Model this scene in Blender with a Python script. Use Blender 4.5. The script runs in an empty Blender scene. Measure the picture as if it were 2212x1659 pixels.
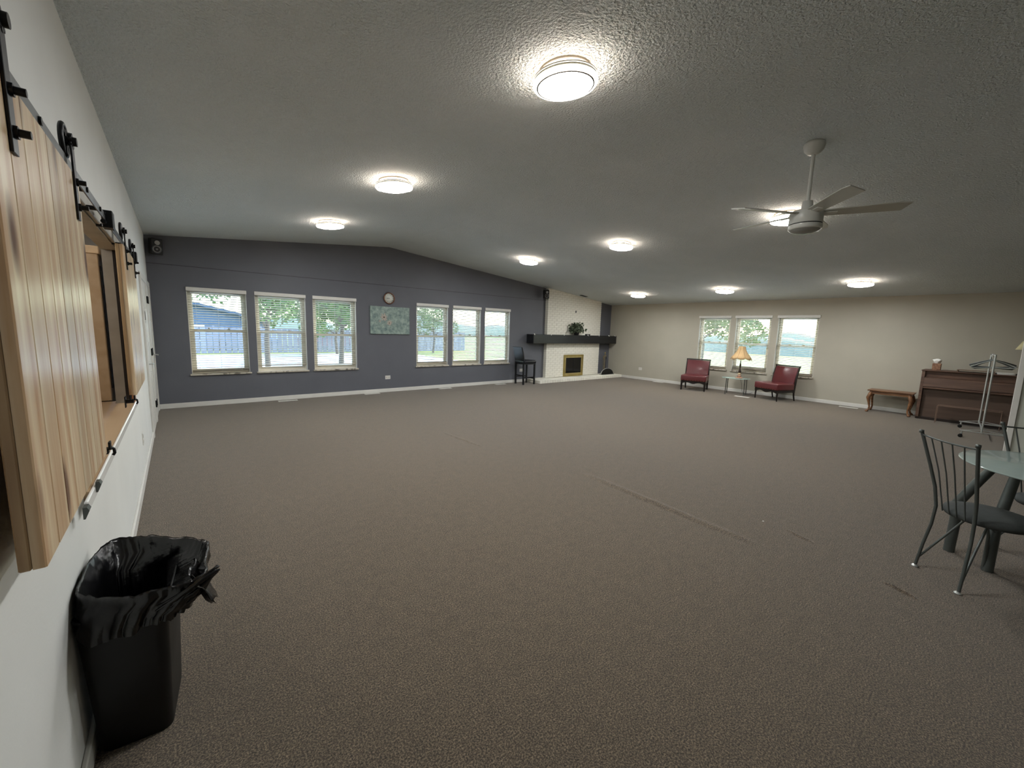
import bpy, bmesh, math, random
from mathutils import Vector, Matrix, Euler
random.seed(7)
PI = math.pi
SC = bpy.context.scene
COL = SC.collection
# ------------------------------------------------------------------ camera, world, light, exposure
XL, XR, YD, YB = -0.327, 11.965, 9.082, -4.6
H = 1.527
def cam_axes(yaw, pitch, roll):
    y, p, r = map(math.radians, (yaw, pitch, roll))
    fw = Vector((-math.sin(y)*math.cos(p), math.cos(y)*math.cos(p), math.sin(p)))
    rt = Vector((math.cos(y), math.sin(y), 0)); up = rt.cross(fw)
    return rt*math.cos(r)+up*math.sin(r), -rt*math.sin(r)+up*math.cos(r), fw
rt_, up_, fw_ = cam_axes(-39.531, -7.602, 1.712)
cd = bpy.data.cameras.new('camera'); cam = bpy.data.objects.new('camera', cd); COL.objects.link(cam)
cd.sensor_width = 36; cd.sensor_fit = 'HORIZONTAL'; cd.lens = 875.888/2212*36; cd.clip_start = 0.02; cd.clip_end = 500
cam.matrix_world = Matrix(((rt_.x, up_.x, -fw_.x, 0), (rt_.y, up_.y, -fw_.y, 0), (rt_.z, up_.z, -fw_.z, H), (0, 0, 0, 1)))
SC.camera = cam
SC.view_settings.view_transform = 'Standard'; SC.view_settings.look = 'None'
SC.view_settings.gamma = 1; SC.view_settings.use_curve_mapping = False
SC.view_settings.exposure = 0.07
SKY, SUN, LAMP, GLOW = 1.9, 5.5, 155.0, 40.0
w = bpy.data.worlds.new('sky'); SC.world = w; w.use_nodes = True
nt = w.node_tree; nt.nodes.clear()
sky = nt.nodes.new('ShaderNodeTexSky'); sky.sky_type = 'NISHITA'; sky.sun_disc = False
sky.sun_elevation = math.radians(44); sky.sun_rotation = math.radians(80); sky.air_density = 1.0; sky.dust_density = 1.6
bg = nt.nodes.new('ShaderNodeBackground'); bg.inputs[1].default_value = SKY
wo = nt.nodes.new('ShaderNodeOutputWorld')
nt.links.new(sky.outputs[0], bg.inputs[0]); nt.links.new(bg.outputs[0], wo.inputs[0])
sd = bpy.data.lights.new('sun', 'SUN'); sd.energy = SUN; sd.angle = math.radians(0.6); sd.color = (1, .95, .86)
so = bpy.data.objects.new('sun', sd); COL.objects.link(so)
so.rotation_euler = Vector((-0.70, -0.10, -0.70)).to_track_quat('-Z', 'Y').to_euler()
SC.cycles.use_denoising = True; SC.cycles.use_adaptive_sampling = True; SC.cycles.adaptive_threshold = 0.06; SC.cycles.adaptive_min_samples = 16
SC.cycles.max_bounces = 7; SC.cycles.diffuse_bounces = 4; SC.cycles.glossy_bounces = 3
SC.cycles.transmission_bounces = 6; SC.cycles.transparent_max_bounces = 12
SC.cycles.sample_clamp_indirect = 4.0; SC.cycles.caustics_reflective = False; SC.cycles.caustics_refractive = False
for (cx, cy, cz, sx, sy, rot) in ((2.6, YD+.16, 1.33, 6.0, 1.6, (PI/2, 0, 0)), (6.4, YD+.16, 1.33, 3.2, 1.6, (PI/2, 0, 0)),
                                 (XR+.16, 4.5, 1.33, 3.3, 1.6, (PI/2, 0, -PI/2))):
    if cx == 2.6: cx, sx = 1.6, 3.2
    if cx == 6.4: cx, sx = 5.92, 3.2
    ld = bpy.data.lights.new('daylight_portal', 'AREA'); ld.shape = 'RECTANGLE'; ld.size = sx; ld.size_y = sy
    ld.cycles.is_portal = True
    lo = bpy.data.objects.new('daylight_portal', ld); COL.objects.link(lo); lo.location = (cx, cy, cz)
    lo.rotation_euler = (-PI/2, 0, 0) if cy > 9 else (PI/2, 0, PI/2)

# ------------------------------------------------------------------ materials
def lin(c):
    if isinstance(c, str):
        c = c.lstrip('#'); c = tuple(int(c[i:i+2], 16)/255 for i in (0, 2, 4))
    return tuple(x/12.92 if x <= .04045 else ((x+.055)/1.055)**2.4 for x in c)
_M = {}
def mat(name, col, rough=.5, metal=0., var=.12, scale=8., bump=0., bscale=60., bdist=.002, emit=None, es=0., stretch=(1, 1, 1), coat=0., alpha=None, trans=0., ior=1.45, spec=.5, col2=None, thresh=None, rnd=0.):
    if name in _M: return _M[name]
    m = bpy.data.materials.new(name); m.use_nodes = True; n = m.node_tree; b = n.nodes['Principled BSDF']; L = n.links.new
    b.inputs['Roughness'].default_value = rough; b.inputs['Metallic'].default_value = metal
    b.inputs['Specular IOR Level'].default_value = spec; b.inputs['IOR'].default_value = ior
    if coat: b.inputs['Coat Weight'].default_value = coat; b.inputs['Coat Roughness'].default_value = .15
    if trans: b.inputs['Transmission Weight'].default_value = trans
    if alpha is not None: b.inputs['Alpha'].default_value = alpha
    c = lin(col)
    tc = n.nodes.new('ShaderNodeTexCoord'); mp = n.nodes.new('ShaderNodeMapping'); mp.inputs['Scale'].default_value = stretch
    L(tc.outputs['Object'], mp.inputs['Vector'])
    no = n.nodes.new('ShaderNodeTexNoise'); no.inputs['Scale'].default_value = scale; no.inputs['Detail'].default_value = 4
    L(mp.outputs[0], no.inputs['Vector'])
    ra = n.nodes.new('ShaderNodeValToRGB')
    lo, hi = (thresh or (.3, .7)); ra.color_ramp.elements[0].position = lo; ra.color_ramp.elements[1].position = hi
    if col2: a2 = lin(col2); ra.color_ramp.elements[0].color = (*a2, 1); ra.color_ramp.elements[1].color = (*c, 1)
    else:
        ra.color_ramp.elements[0].color = (*[x*(1-var) for x in c], 1); ra.color_ramp.elements[1].color = (*[min(1, x*(1+var)) for x in c], 1)
    L(no.outputs['Fac'], ra.inputs[0]); out = ra.outputs[0]
    if rnd:
        oi = n.nodes.new('ShaderNodeObjectInfo'); mr = n.nodes.new('ShaderNodeMapRange'); mr.inputs[3].default_value = 1-rnd; mr.inputs[4].default_value = 1+rnd
        L(oi.outputs['Random'], mr.inputs[0]); hs = n.nodes.new('ShaderNodeHueSaturation'); L(mr.outputs[0], hs.inputs['Value']); L(out, hs.inputs['Color']); out = hs.outputs[0]
    L(out, b.inputs['Base Color'])
    if bump:
        nb = n.nodes.new('ShaderNodeTexNoise'); nb.inputs['Scale'].default_value = bscale; nb.inputs['Detail'].default_value = 3
        L(mp.outputs[0], nb.inputs['Vector'])
        bu = n.nodes.new('ShaderNodeBump'); bu.inputs['Strength'].default_value = bump; bu.inputs['Distance'].default_value = bdist
        L(nb.outputs['Fac'], bu.inputs['Height']); L(bu.outputs[0], b.inputs['Normal'])
    if emit:
        b.inputs['Emission Color'].default_value = (*lin(emit), 1); b.inputs['Emission Strength'].default_value = es
    _M[name] = m; return m

def carpet_mat():
    m = bpy.data.materials.new('carpet'); m.use_nodes = True; n = m.node_tree; b = n.nodes['Principled BSDF']; L = n.links.new
    tc = n.nodes.new('ShaderNodeTexCoord')
    def noise(s, d, r=.5):
        x = n.nodes.new('ShaderNodeTexNoise'); x.inputs['Scale'].default_value = s; x.inputs['Detail'].default_value = d; x.inputs['Roughness'].default_value = r
        L(tc.outputs['Object'], x.inputs['Vector']); return x
    a = noise(150, 5, .8); r = n.nodes.new('ShaderNodeValToRGB'); e = r.color_ramp.elements
    e[0].position = .40; e[0].color = (*lin('#1d150c'), 1); e[1].position = .60; e[1].color = (*lin('#97866f'), 1)
    k = e.new(.5); k.color = (*lin('#574a3a'), 1)
    L(a.outputs['Fac'], r.inputs[0])
    c = noise(14, 7, .85); r2 = n.nodes.new('ShaderNodeMapRange'); r2.inputs[1].default_value = .3; r2.inputs[2].default_value = .7; r2.inputs[3].default_value = .68; r2.inputs[4].default_value = 1.22
    L(c.outputs['Fac'], r2.inputs[0])
    mx = n.nodes.new('ShaderNodeMix'); mx.data_type = 'RGBA'; mx.blend_type = 'MULTIPLY'; mx.inputs[0].default_value = 1
    L(r.outputs[0], mx.inputs[6]); L(r2.outputs[0], mx.inputs[7]); L(mx.outputs[2], b.inputs['Base Color'])
    b.inputs['Roughness'].default_value = 1; b.inputs['Specular IOR Level'].default_value = .12
    b.inputs['Sheen Weight'].default_value = .25; b.inputs['Sheen Roughness'].default_value = .6
    g = noise(190, 4, .8); bu = n.nodes.new('ShaderNodeBump'); bu.inputs['Strength'].default_value = .7; bu.inputs['Distance'].default_value = .006
    L(g.outputs['Fac'], bu.inputs['Height']); L(bu.outputs[0], b.inputs['Normal'])
    return m
def ceiling_mat():
    m = bpy.data.materials.new('textured_ceiling'); m.use_nodes = True; n = m.node_tree; b = n.nodes['Principled BSDF']; L = n.links.new
    tc = n.nodes.new('ShaderNodeTexCoord')
    x = n.nodes.new('ShaderNodeTexNoise'); x.inputs['Scale'].default_value = 62; x.inputs['Detail'].default_value = 2; x.inputs['Roughness'].default_value = .55
    L(tc.outputs['Object'], x.inputs['Vector'])
    rp = n.nodes.new('ShaderNodeValToRGB'); rp.color_ramp.elements[0].position = .3; rp.color_ramp.elements[1].position = .7
    L(x.outputs['Fac'], rp.inputs[0])
    bu = n.nodes.new('ShaderNodeBump'); bu.inputs['Strength'].default_value = 1.0; bu.inputs['Distance'].default_value = .011
    L(rp.outputs[0], bu.inputs['Height']); L(bu.outputs[0], b.inputs['Normal'])
    y = n.nodes.new('ShaderNodeTexNoise'); y.inputs['Scale'].default_value = .9; y.inputs['Detail'].default_value = 4
    L(tc.outputs['Object'], y.inputs['Vector'])
    r2 = n.nodes.new('ShaderNodeValToRGB'); r2.color_ramp.elements[0].position = .3; r2.color_ramp.elements[1].position = .7
    r2.color_ramp.elements[0].color = (*lin('#e0e8ea'), 1); r2.color_ramp.elements[1].color = (*lin('#e9f0f2'), 1)
    L(y.outputs['Fac'], r2.inputs[0]); L(r2.outputs[0], b.inputs['Base Color']); b.inputs['Roughness'].default_value = .95
    return m
def wood_mat(name, base, dark, rough=.4, axis=2, grain=22., knots=True, rnd=.12, sat=1.):
    if name in _M: return _M[name]
    m = bpy.data.materials.new(name); m.use_nodes = True; n = m.node_tree; b = n.nodes['Principled BSDF']; L = n.links.new
    tc = n.nodes.new('ShaderNodeTexCoord'); oi = n.nodes.new('ShaderNodeObjectInfo')
    ad = n.nodes.new('ShaderNodeVectorMath'); ad.operation = 'ADD'
    sc = n.nodes.new('ShaderNodeVectorMath'); sc.operation = 'SCALE'; sc.inputs['Scale'].default_value = 7.0
    cb = n.nodes.new('ShaderNodeCombineXYZ'); 
    for i in range(3): L(oi.outputs['Random'], cb.inputs[i])
    L(cb.outputs[0], sc.inputs[0]); L(tc.outputs['Object'], ad.inputs[0]); L(sc.outputs[0], ad.inputs[1])
    mp = n.nodes.new('ShaderNodeMapping'); s = [1, 1, 1]; s[axis] = .06; mp.inputs['Scale'].default_value = s; L(ad.outputs[0], mp.inputs['Vector'])
    no = n.nodes.new('ShaderNodeTexNoise'); no.inputs['Scale'].default_value = grain; no.inputs['Detail'].default_value = 5; L(mp.outputs[0], no.inputs['Vector'])
    ra = n.nodes.new('ShaderNodeValToRGB'); ra.color_ramp.elements[0].position = .32; ra.color_ramp.elements[1].position = .62
    ra.color_ramp.elements[0].color = (*lin(dark), 1); ra.color_ramp.elements[1].color = (*lin(base), 1); L(no.outputs['Fac'], ra.inputs[0])
    out = ra.outputs[0]
    if knots:
        mk = n.nodes.new('ShaderNodeMapping'); s = [1, 1, 1]; s[axis] = .38; mk.inputs['Scale'].default_value = s; L(ad.outputs[0], mk.inputs['Vector'])
        vo = n.nodes.new('ShaderNodeTexVoronoi'); vo.inputs['Scale'].default_value = 5.2; L(mk.outputs[0], vo.inputs['Vector'])
        rk = n.nodes.new('ShaderNodeValToRGB'); rk.color_ramp.elements[0].position = .10; rk.color_ramp.elements[1].position = .21
        rk.color_ramp.elements[0].color = (1, 1, 1, 1); rk.color_ramp.elements[1].color = (0, 0, 0, 1); L(vo.outputs['Distance'], rk.inputs[0])
        mx = n.nodes.new('ShaderNodeMix'); mx.data_type = 'RGBA'; L(rk.outputs[0], mx.inputs[0]); L(out, mx.inputs[6]); mx.inputs[7].default_value = (*lin('#6f4f38'), 1); out = mx.outputs[2]
    mr = n.nodes.new('ShaderNodeMapRange'); mr.inputs[3].default_value = 1-rnd; mr.inputs[4].default_value = 1+rnd; L(oi.outputs['Random'], mr.inputs[0])
    hs = n.nodes.new('ShaderNodeHueSaturation'); hs.inputs['Saturation'].default_value = sat; L(mr.outputs[0], hs.inputs['Value']); L(out, hs.inputs['Color']); L(hs.outputs[0], b.inputs['Base Color'])
    b.inputs['Roughness'].default_value = rough
    bu = n.nodes.new('ShaderNodeBump'); bu.inputs['Strength'].default_value = .25; bu.inputs['Distance'].default_value = .001; L(no.outputs['Fac'], bu.inputs['Height']); L(bu.outputs[0], b.inputs['Normal'])
    _M[name] = m; return m
def glass_mat():
    m = bpy.data.materials.new('window_glass'); m.use_nodes = True; n = m.node_tree; n.nodes.clear(); L = n.links.new
    o = n.nodes.new('ShaderNodeOutputMaterial'); t = n.nodes.new('ShaderNodeBsdfTransparent'); t.inputs[0].default_value = (.93, .97, .96, 1)
    g = n.nodes.new('ShaderNodeBsdfGlossy'); g.inputs['Roughness'].default_value = .02
    no = n.nodes.new('ShaderNodeTexNoise'); no.inputs['Scale'].default_value = 3
    mr = n.nodes.new('ShaderNodeMapRange'); mr.inputs[3].default_value = .04; mr.inputs[4].default_value = .07; L(no.outputs['Fac'], mr.inputs[0])
    mx = n.nodes.new('ShaderNodeMixShader'); L(mr.outputs[0], mx.inputs[0]); L(t.outputs[0], mx.inputs[1]); L(g.outputs[0], mx.inputs[2]); L(mx.outputs[0], o.inputs[0])
    return m
def glow_mat(name, col, strength):
    m = bpy.data.materials.new(name); m.use_nodes = True; n = m.node_tree; n.nodes.clear(); L = n.links.new
    o = n.nodes.new('ShaderNodeOutputMaterial'); e = n.nodes.new('ShaderNodeEmission'); e.inputs[0].default_value = (*lin(col), 1); e.inputs[1].default_value = strength
    L(e.outputs[0], o.inputs[0]); return m
M_CARPET = carpet_mat(); M_CEIL = ceiling_mat(); M_GLASS = glass_mat()
M_DARKW = mat('dark_grey_paint', '#63656c', .55, var=.04, scale=2, bump=.15, bscale=150)
M_LEFTW = mat('pale_grey_paint', '#e4e5e2', .6, var=.03, scale=2, bump=.25, bscale=90, bdist=.002)
M_BEIGEW = mat('beige_grey_paint', '#b3ae9f', .6, var=.03, scale=2, bump=.2, bscale=120)
M_WHITE = mat('white_trim_paint', '#dcdad4', .4, var=.03)
M_CREAM = mat('cream_vinyl', '#d3cdbd', .4, var=.03)
M_SLAT = mat('blind_slat_cream', '#bdb5a3', .5, var=.03)
M_BLACK = mat('black_steel', '#15171a', .38, metal=.3, var=.15)
M_BLKPL = mat('black_plastic', '#0c0d0f', .45, var=.15)
M_CHROME = mat('brushed_chrome', '#d2d5d3', .3, metal=.65, var=.06)
M_BRASS = mat('worn_brass', '#b8a468', .32, metal=.85, var=.15)
M_BRICK = mat('painted_white_brick', '#eeebdf', .6, var=.04, scale=30, bump=.5, bscale=70, bdist=.003)
M_MORTAR = mat('painted_white_mortar', '#dcd8ca', .8, var=.05, scale=30)
M_MANTEL = wood_mat('charred_beam', '#1b1d21', '#0d0e10', .36, axis=0, grain=18, knots=False, rnd=0)
M_PINE = wood_mat('knotty_pine', '#e4d1ae', '#bf966a', .28, rnd=.16, sat=.95)
M_PINE2 = wood_mat('pine_edge_board', '#bb9f78', '#8d6d4e', .45, rnd=.08)
M_CASING = wood_mat('cedar_casing', '#a97a57', '#87593a', .45, knots=False, rnd=.05)
M_COUNTER = wood_mat('tan_laminate', '#b39a7c', '#a68b6a', .4, axis=1, grain=10, knots=False, rnd=0)
M_RED = mat('oxblood_leather', '#602a2d', .33, var=.08, scale=5, bump=.2, bscale=140, bdist=.001, coat=.2)
M_DWOOD = mat('espresso_wood', '#1d1613', .35, var=.2, scale=20)
M_PIANO = wood_mat('walnut_piano', '#6a4f40', '#4b372d', .5, axis=1, grain=26, knots=False, rnd=.03)
M_OAK = wood_mat('oak_bench', '#8d6443', '#5f3e28', .35, axis=1, grain=26, knots=False, rnd=.02)
M_DLEAT = mat('black_navy_leather', '#14161c', .36, var=.1, scale=5, bump=.15, bscale=120, bdist=.001)
M_GREYMETAL = mat('grey_powdercoat', '#5d6260', .42, metal=.55, var=.08)
M_SEATFAB = mat('charcoal_seat_fabric', '#3f4342', .85, var=.1, scale=60)
M_FROST = mat('frosted_glass', '#b4c4bf', .12, var=.03, trans=.0, spec=.6, alpha=.62)
M_LIGHTW = mat('fixture_white', '#efeee9', .3, var=.01)
M_DIFF = glow_mat('lit_diffuser', '#fdfefd', LAMP)
M_DIFF2 = glow_mat('lit_outer_ring', '#fff6ea', 26.0)
M_GLOW = glow_mat('warm_back_glow', '#ffd8b4', GLOW)

# ------------------------------------------------------------------ mesh helpers
class MB:
    def __init__(s): s.v = []; s.f = []; s.sm = []
    def add(s, vs, fs, smooth=False):
        o = len(s.v); s.v += [tuple(x) for x in vs]; s.f += [tuple(i+o for i in f) for f in fs]; s.sm += [smooth]*len(fs); return s
    def box(s, x0, x1, y0, y1, z0, z1, m=None, bev=0.):
        if bev > 0:
            b = min(bev, abs(x1-x0)/2.01, abs(y1-y0)/2.01, abs(z1-z0)/2.01)
            vs = []; idx = {}
            for sx in (0, 1):
                for sy in (0, 1):
                    for sz in (0, 1):
                        X, Y, Z = (x0, x1)[sx], (y0, y1)[sy], (z0, z1)[sz]
                        dx, dy, dz = (b if sx == 0 else -b), (b if sy == 0 else -b), (b if sz == 0 else -b)
                        idx[sx, sy, sz] = len(vs); vs += [(X, Y+dy, Z+dz), (X+dx, Y, Z+dz), (X+dx, Y+dy, Z)]
            I = lambda a, k: idx[a]+k
            fs = []
            for s0 in (0, 1):
                q = [(s0, 0, 0), (s0, 1, 0), (s0, 1, 1), (s0, 0, 1)]; fs.append([I(a, 0) for a in (q if s0 else q[::-1])])
                q = [(0, s0, 0), (0, s0, 1), (1, s0, 1), (1, s0, 0)]; fs.append([I(a, 1) for a in (q if s0 else q[::-1])])
                q = [(0, 0, s0), (1, 0, s0), (1, 1, s0), (0, 1, s0)]; fs.append([I(a, 2) for a in (q if s0 else q[::-1])])
            for a in (0, 1):
                for c in (0, 1):
                    fs.append([I((a, c, 0), 0), I((a, c, 1), 0), I((a, c, 1), 1), I((a, c, 0), 1)])
                    fs.append([I((a, 0, c), 0), I((a, 1, c), 0), I((a, 1, c), 2), I((a, 0, c), 2)])
                    fs.append([I((0, a, c), 1), I((1, a, c), 1), I((1, a, c), 2), I((0, a, c), 2)])
            for a in idx: fs.append([idx[a], idx[a]+1, idx[a]+2])
        else:
            vs = [(x, y, z) for x in (x0, x1) for y in (y0, y1) for z in (z0, z1)]
            fs = [(0, 1, 3, 2), (4, 6, 7, 5), (0, 4, 5, 1), (2, 3, 7, 6), (0, 2, 6, 4), (1, 5, 7, 3)]
        if m is not None: vs = [m @ Vector(q) for q in vs]
        return s.add(vs, fs)
    def tube(s, pts, r, n=8, closed=False, cap=True, flat=None):
        pts = [Vector(p) for p in pts]; N = len(pts); rs = r if isinstance(r, (list, tuple)) else [r]*N
        vs = []; prev = None
        for i, p in enumerate(pts):
            if closed: t = (pts[(i+1) % N]-pts[i-1])
            else: t = pts[min(i+1, N-1)]-pts[max(i-1, 0)]
            t.normalize()
            if prev is None:
                a = Vector((0, 0, 1)) if abs(t.z) < .9 else Vector((1, 0, 0)); u = t.cross(a).normalized()
            else: u = (prev-t*prev.dot(t)).normalized()
            prev = u; v = t.cross(u)
            for k in range(n):
                a = 2*PI*k/n; vs.append(p+(u*math.cos(a)+v*math.sin(a))*rs[i])
        fs = []
        for i in range(N if closed else N-1):
            j = (i+1) % N
            for k in range(n): fs.append((i*n+k, i*n+(k+1) % n, j*n+(k+1) % n, j*n+k))
        s.add(vs, fs, True)
        if cap and not closed: s.add(vs[:n], [tuple(range(n))[::-1]]); s.add(vs[-n:], [tuple(range(n))])
        return s
    def cyl(s, p0, p1, r, n=20, r1=None): return s.tube([p0, p1], [r, r if r1 is None else r1], n)
    def lathe(s, prof, n=32, m=None, smooth=True, sx=1., sy=1., caps=True):
        vs = []; N = len(prof)
        for r, z in prof:
            for k in range(n):
                a = 2*PI*k/n; q = Vector((r*math.cos(a)*sx, r*math.sin(a)*sy, z)); vs.append(m @ q if m is not None else q)
        fs = [(i*n+k, i*n+(k+1) % n, (i+1)*n+(k+1) % n, (i+1)*n+k) for i in range(N-1) for k in range(n)]
        s.add(vs, fs, smooth)
        if caps and prof[0][0] > 1e-4: s.add(vs[:n], [tuple(range(n))[::-1]])
        if caps and prof[-1][0] > 1e-4: s.add(vs[-n:], [tuple(range(n))])
        return s
    def prism(s, poly, axis, a0, a1):
        def P(u, v, w): return {'x': (w, u, v), 'y': (u, w, v), 'z': (u, v, w)}[axis]
        n = len(poly); vs = [P(u, v, a0) for u, v in poly]+[P(u, v, a1) for u, v in poly]
        fs = [tuple(range(n))[::-1], tuple(range(n, 2*n))]+[(i, (i+1) % n, n+(i+1) % n, n+i) for i in range(n)]
        return s.add(vs, fs)
    def grid(s, P, closed_u=False, smooth=True):
        R, Cc = len(P), len(P[0]); vs = [p for row in P for p in row]; fs = []
        for i in range(R-1):
            for j in range(Cc if closed_u else Cc-1):
                k = (j+1) % Cc; fs.append((i*Cc+j, i*Cc+k, (i+1)*Cc+k, (i+1)*Cc+j))
        return s.add(vs, fs, smooth)
    def mesh(s, name):
        me = bpy.data.meshes.new(name); me.from_pydata(s.v, [], s.f); me.polygons.foreach_set('use_smooth', s.sm)
        bm = bmesh.new(); bm.from_mesh(me); bmesh.ops.recalc_face_normals(bm, faces=bm.faces); bm.to_mesh(me); bm.free(); return me
    def obj(s, name, m, parent=None, loc=None, fix=True):
        me = s.mesh(name); me.materials.append(m); o = bpy.data.objects.new(name, me); COL.objects.link(o)
        if parent is not None: o.parent = parent
        if loc is not None: o.location = loc
        return o
def tag(o, label=None, cat=None, group=None, kind=None):
    if label: o['label'] = label
    if cat: o['category'] = cat
    if group: o['group'] = group
    if kind: o['kind'] = kind
    return o
def thing(name, label, cat, loc=(0, 0, 0), rz=0., group=None):
    o = bpy.data.objects.new(name, None); COL.objects.link(o); o.location = loc; o.rotation_euler = (0, 0, rz); o.empty_display_size = .1
    return tag(o, label, cat, group)
def kids(o): return [c for c in o.children]
def dup(root, loc, rz, label, group=None):
    r = root.copy(); COL.objects.link(r); r.location = loc; r.rotation_euler = (0, 0, rz); r['label'] = label
    for c in root.children:
        d = c.copy(); COL.objects.link(d); d.parent = r
        for g in c.children:
            e = g.copy(); COL.objects.link(e); e.parent = d
    return r
def subd(o, lv=2):
    md = o.modifiers.new('smooth', 'SUBSURF'); md.levels = lv; md.render_levels = lv
    for p in o.data.polygons: p.use_smooth = True
    return o
def bevel(o, w, seg=3):
    md = o.modifiers.new('edge', 'BEVEL'); md.width = w; md.segments = seg; md.limit_method = 'ANGLE'
    return o
def struct(o): o['kind'] = 'structure'; return o

# ------------------------------------------------------------------ room shell
def zc(x): return 2.876+.0988*(x-XL) if x < 3.80 else 2.49+.0972*(XR-x)
ZR = zc(3.7999)
floor = struct(MB().box(XL-1.6, XR+.15, YB-.1, YD+.15, -.12, 0).obj('floor', M_CARPET))
# carpet ripples
def ripple(pts, wd, ht, name='carpet_ripple'):
    P = []
    for i, (x, y) in enumerate(pts):
        t = i/(len(pts)-1); e = math.sin(PI*t)**.6; row = []
        for k in range(9):
            a = (k-4)/4; row.append((x+a*wd/2, y, .001+ht*e*(math.cos(PI*a)*.5+.5)-.0012*abs(a)))
        P.append(row)
    return MB().grid(P).obj(name, M_CARPET, floor)
def wob(x0, y0, x1, y1, n=14, a=.012):
    return [(x0+(x1-x0)*i/n+random.uniform(-a, a), y0+(y1-y0)*i/n) for i in range(n+1)]
ripple(wob(3.34, 2.75, 3.24, 1.02), .13, .013)
ripple(wob(3.40, .33, 3.33, .16, 6, .005), .05, .012)
ripple(wob(2.95, 5.1, 3.0, 4.2, 8), .09, .007)
ripple(wob(3.7, .95, 3.62, .75, 6), .06, .008)
T = .14
cm = MB()
prof = [(XL-T, 0), (3.80, 0), (XR+T, 0)]
cl = MB()
cl.prism([(XL-T, zc(XL)-.0138), (3.80, ZR), (XR+T, zc(XR)-.0136), (XR+T, 3.7), (XL-T, 3.7)], 'y', YB-.1, YD+.15)
ceiling = struct(cl.obj('ceiling', M_CEIL))
def wall_cells(mb, axis, p0, p1, a0, a1, ztop, holes):
    As = sorted({a0, a1, *[h[0] for h in holes], *[h[1] for h in holes]}); Zs = sorted({0, ztop, *[h[2] for h in holes], *[h[3] for h in holes]})
    for i in range(len(As)-1):
        for j in range(len(Zs)-1):
            ca, cz = (As[i]+As[i+1])/2, (Zs[j]+Zs[j+1])/2
            if any(h[0] < ca < h[1] and h[2] < cz < h[3] for h in holes): continue
            if axis == 'y': mb.box(As[i], As[i+1], p0, p1, Zs[j], Zs[j+1])
            else: mb.box(p0, p1, As[i], As[i+1], Zs[j], Zs[j+1])
WZ0, WZ1 = .585, 2.065
WX = [(.16+1.003*i, .16+1.003*i+.87) for i in range(3)]+[(4.46+1.008*i, 4.46+1.008*i+.87) for i in range(3)]
WY = [(4.995, 5.865), (3.98, 4.85), (2.955, 3.825)]
mb = MB(); wall_cells(mb, 'y', YD, YD+T, XL-T, XR+T, 2.44, [(a, b, WZ0, WZ1) for a, b in WX])
mb.prism([(XL-T, 2.44), (XR+T, 2.44), (XR+T, 2.5), (3.8, ZR+.02), (XL-T, zc(XL)+.02)], 'y', YD, YD+T)
wall_far = struct(mb.obj('wall_far', M_DARKW))
mb = MB(); wall_cells(mb, 'x', XR, XR+T, YB, YD, 2.52, [(a, b, WZ0, WZ1) for a, b in WY])
wall_right = struct(mb.obj('wall_right', M_BEIGEW))
OY0, OY1, OZ0, OZ1 = 2.25, 4.56, .80, 2.07
TL = .092
mb = MB(); wall_cells(mb, 'x', XL-TL, XL, YB, YD, 2.9, [(OY0, OY1, OZ0, OZ1)])
wall_left = struct(mb.obj('wall_left', M_LEFTW))
mb = MB(); mb.box(XL-T, XR+T, YB-.1, YB, 0, 3.4); struct(mb.obj('wall_back', M_BEIGEW))
# panel seam on the far wall
t1 = struct(MB().box(XL, 8.72, YD-.006, YD, 2.436, 2.446).obj('trim_1', mat('seam_dark_paint', '#47474c', .6)))  # thin strip along the panel joint, darker than the wall paint
for x in (.05, 1.11, 2.11, 4.39, 8.0):
    pass
# baseboards
def board(name, x0, x1, y0, y1, h=.085): return struct(MB().box(x0, x1, y0, y1, 0, h, bev=.004).obj(name, M_WHITE))
board('baseboard_far', XL+.02, 8.04, YD-.016, YD)
board('baseboard_right', XR-.016, XR, YB, 8.47)
board('baseboard_left', XL, XL+.016, YB, 6.86)
# partition wall end behind the garment rack
pw = MB(); pw.box(7.52, 7.65, -3.2, -.14, 0, 3.0); struct(pw.obj('wall_partition', mat('partition_paint', '#c3c6bb', .6, var=.03)))
struct(MB().box(7.505, 7.67, -.14, -.105, 0, 3.0, bev=.004).box(7.50, 7.53, -.155, -.105, 0, 3.0, bev=.003).obj('trim_2', M_WHITE))
# ------------------------------------------------------------------ kitchen behind the pass-through
kt = MB(); kt.box(XL-1.75, XL-1.65, 1.2, 6.2, 0, 2.6); kt.box(XL-1.75, XL-T, 6.1, 6.2, 0, 2.6); kt.box(XL-1.75, XL-T, 1.1, 1.2, 0, 2.6)
struct(kt.obj('wall_kitchen', mat('kitchen_paint', '#a29a8c', .6)))
struct(MB().box(XL-1.75, XL-T, 1.1, 6.2, 2.6, 2.7).obj('ceiling_kitchen', M_WHITE))
lk = bpy.data.lights.new('kitchen_lamp', 'POINT'); lk.energy = 26; lk.shadow_soft_size = .2; lk.color = (1, .95, .88)
lko = bpy.data.objects.new('kitchen_lamp', lk); COL.objects.link(lko); lko.location = (-1.35, 3.4, 2.3)
ct = thing('serving_counter', 'tan laminate serving counter filling the sill of the pass-through opening', 'counter', (XL, 3.4, .8))
MB().box(-.95, .016, -1.15, 1.155, .0, .038).box(-.95, -.100, 1.155, 1.275, .0, .038).obj('worktop', M_COUNTER, ct)
MB().box(.016, .028, -1.27, 1.30, -.006, .038, bev=.004).obj('edge_strip', mat('gloss_white', '#f4f4f2', .15, var=.01), ct)
tb = thing('cupboard', 'tall tan cupboard side standing at the far end of the serving counter', 'cupboard', (-.925, 4.9, .84))
MB().box(-.45, .47, -.21, .35, 0, 1.19, bev=.004).obj('side_panel', M_COUNTER, tb)
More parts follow.
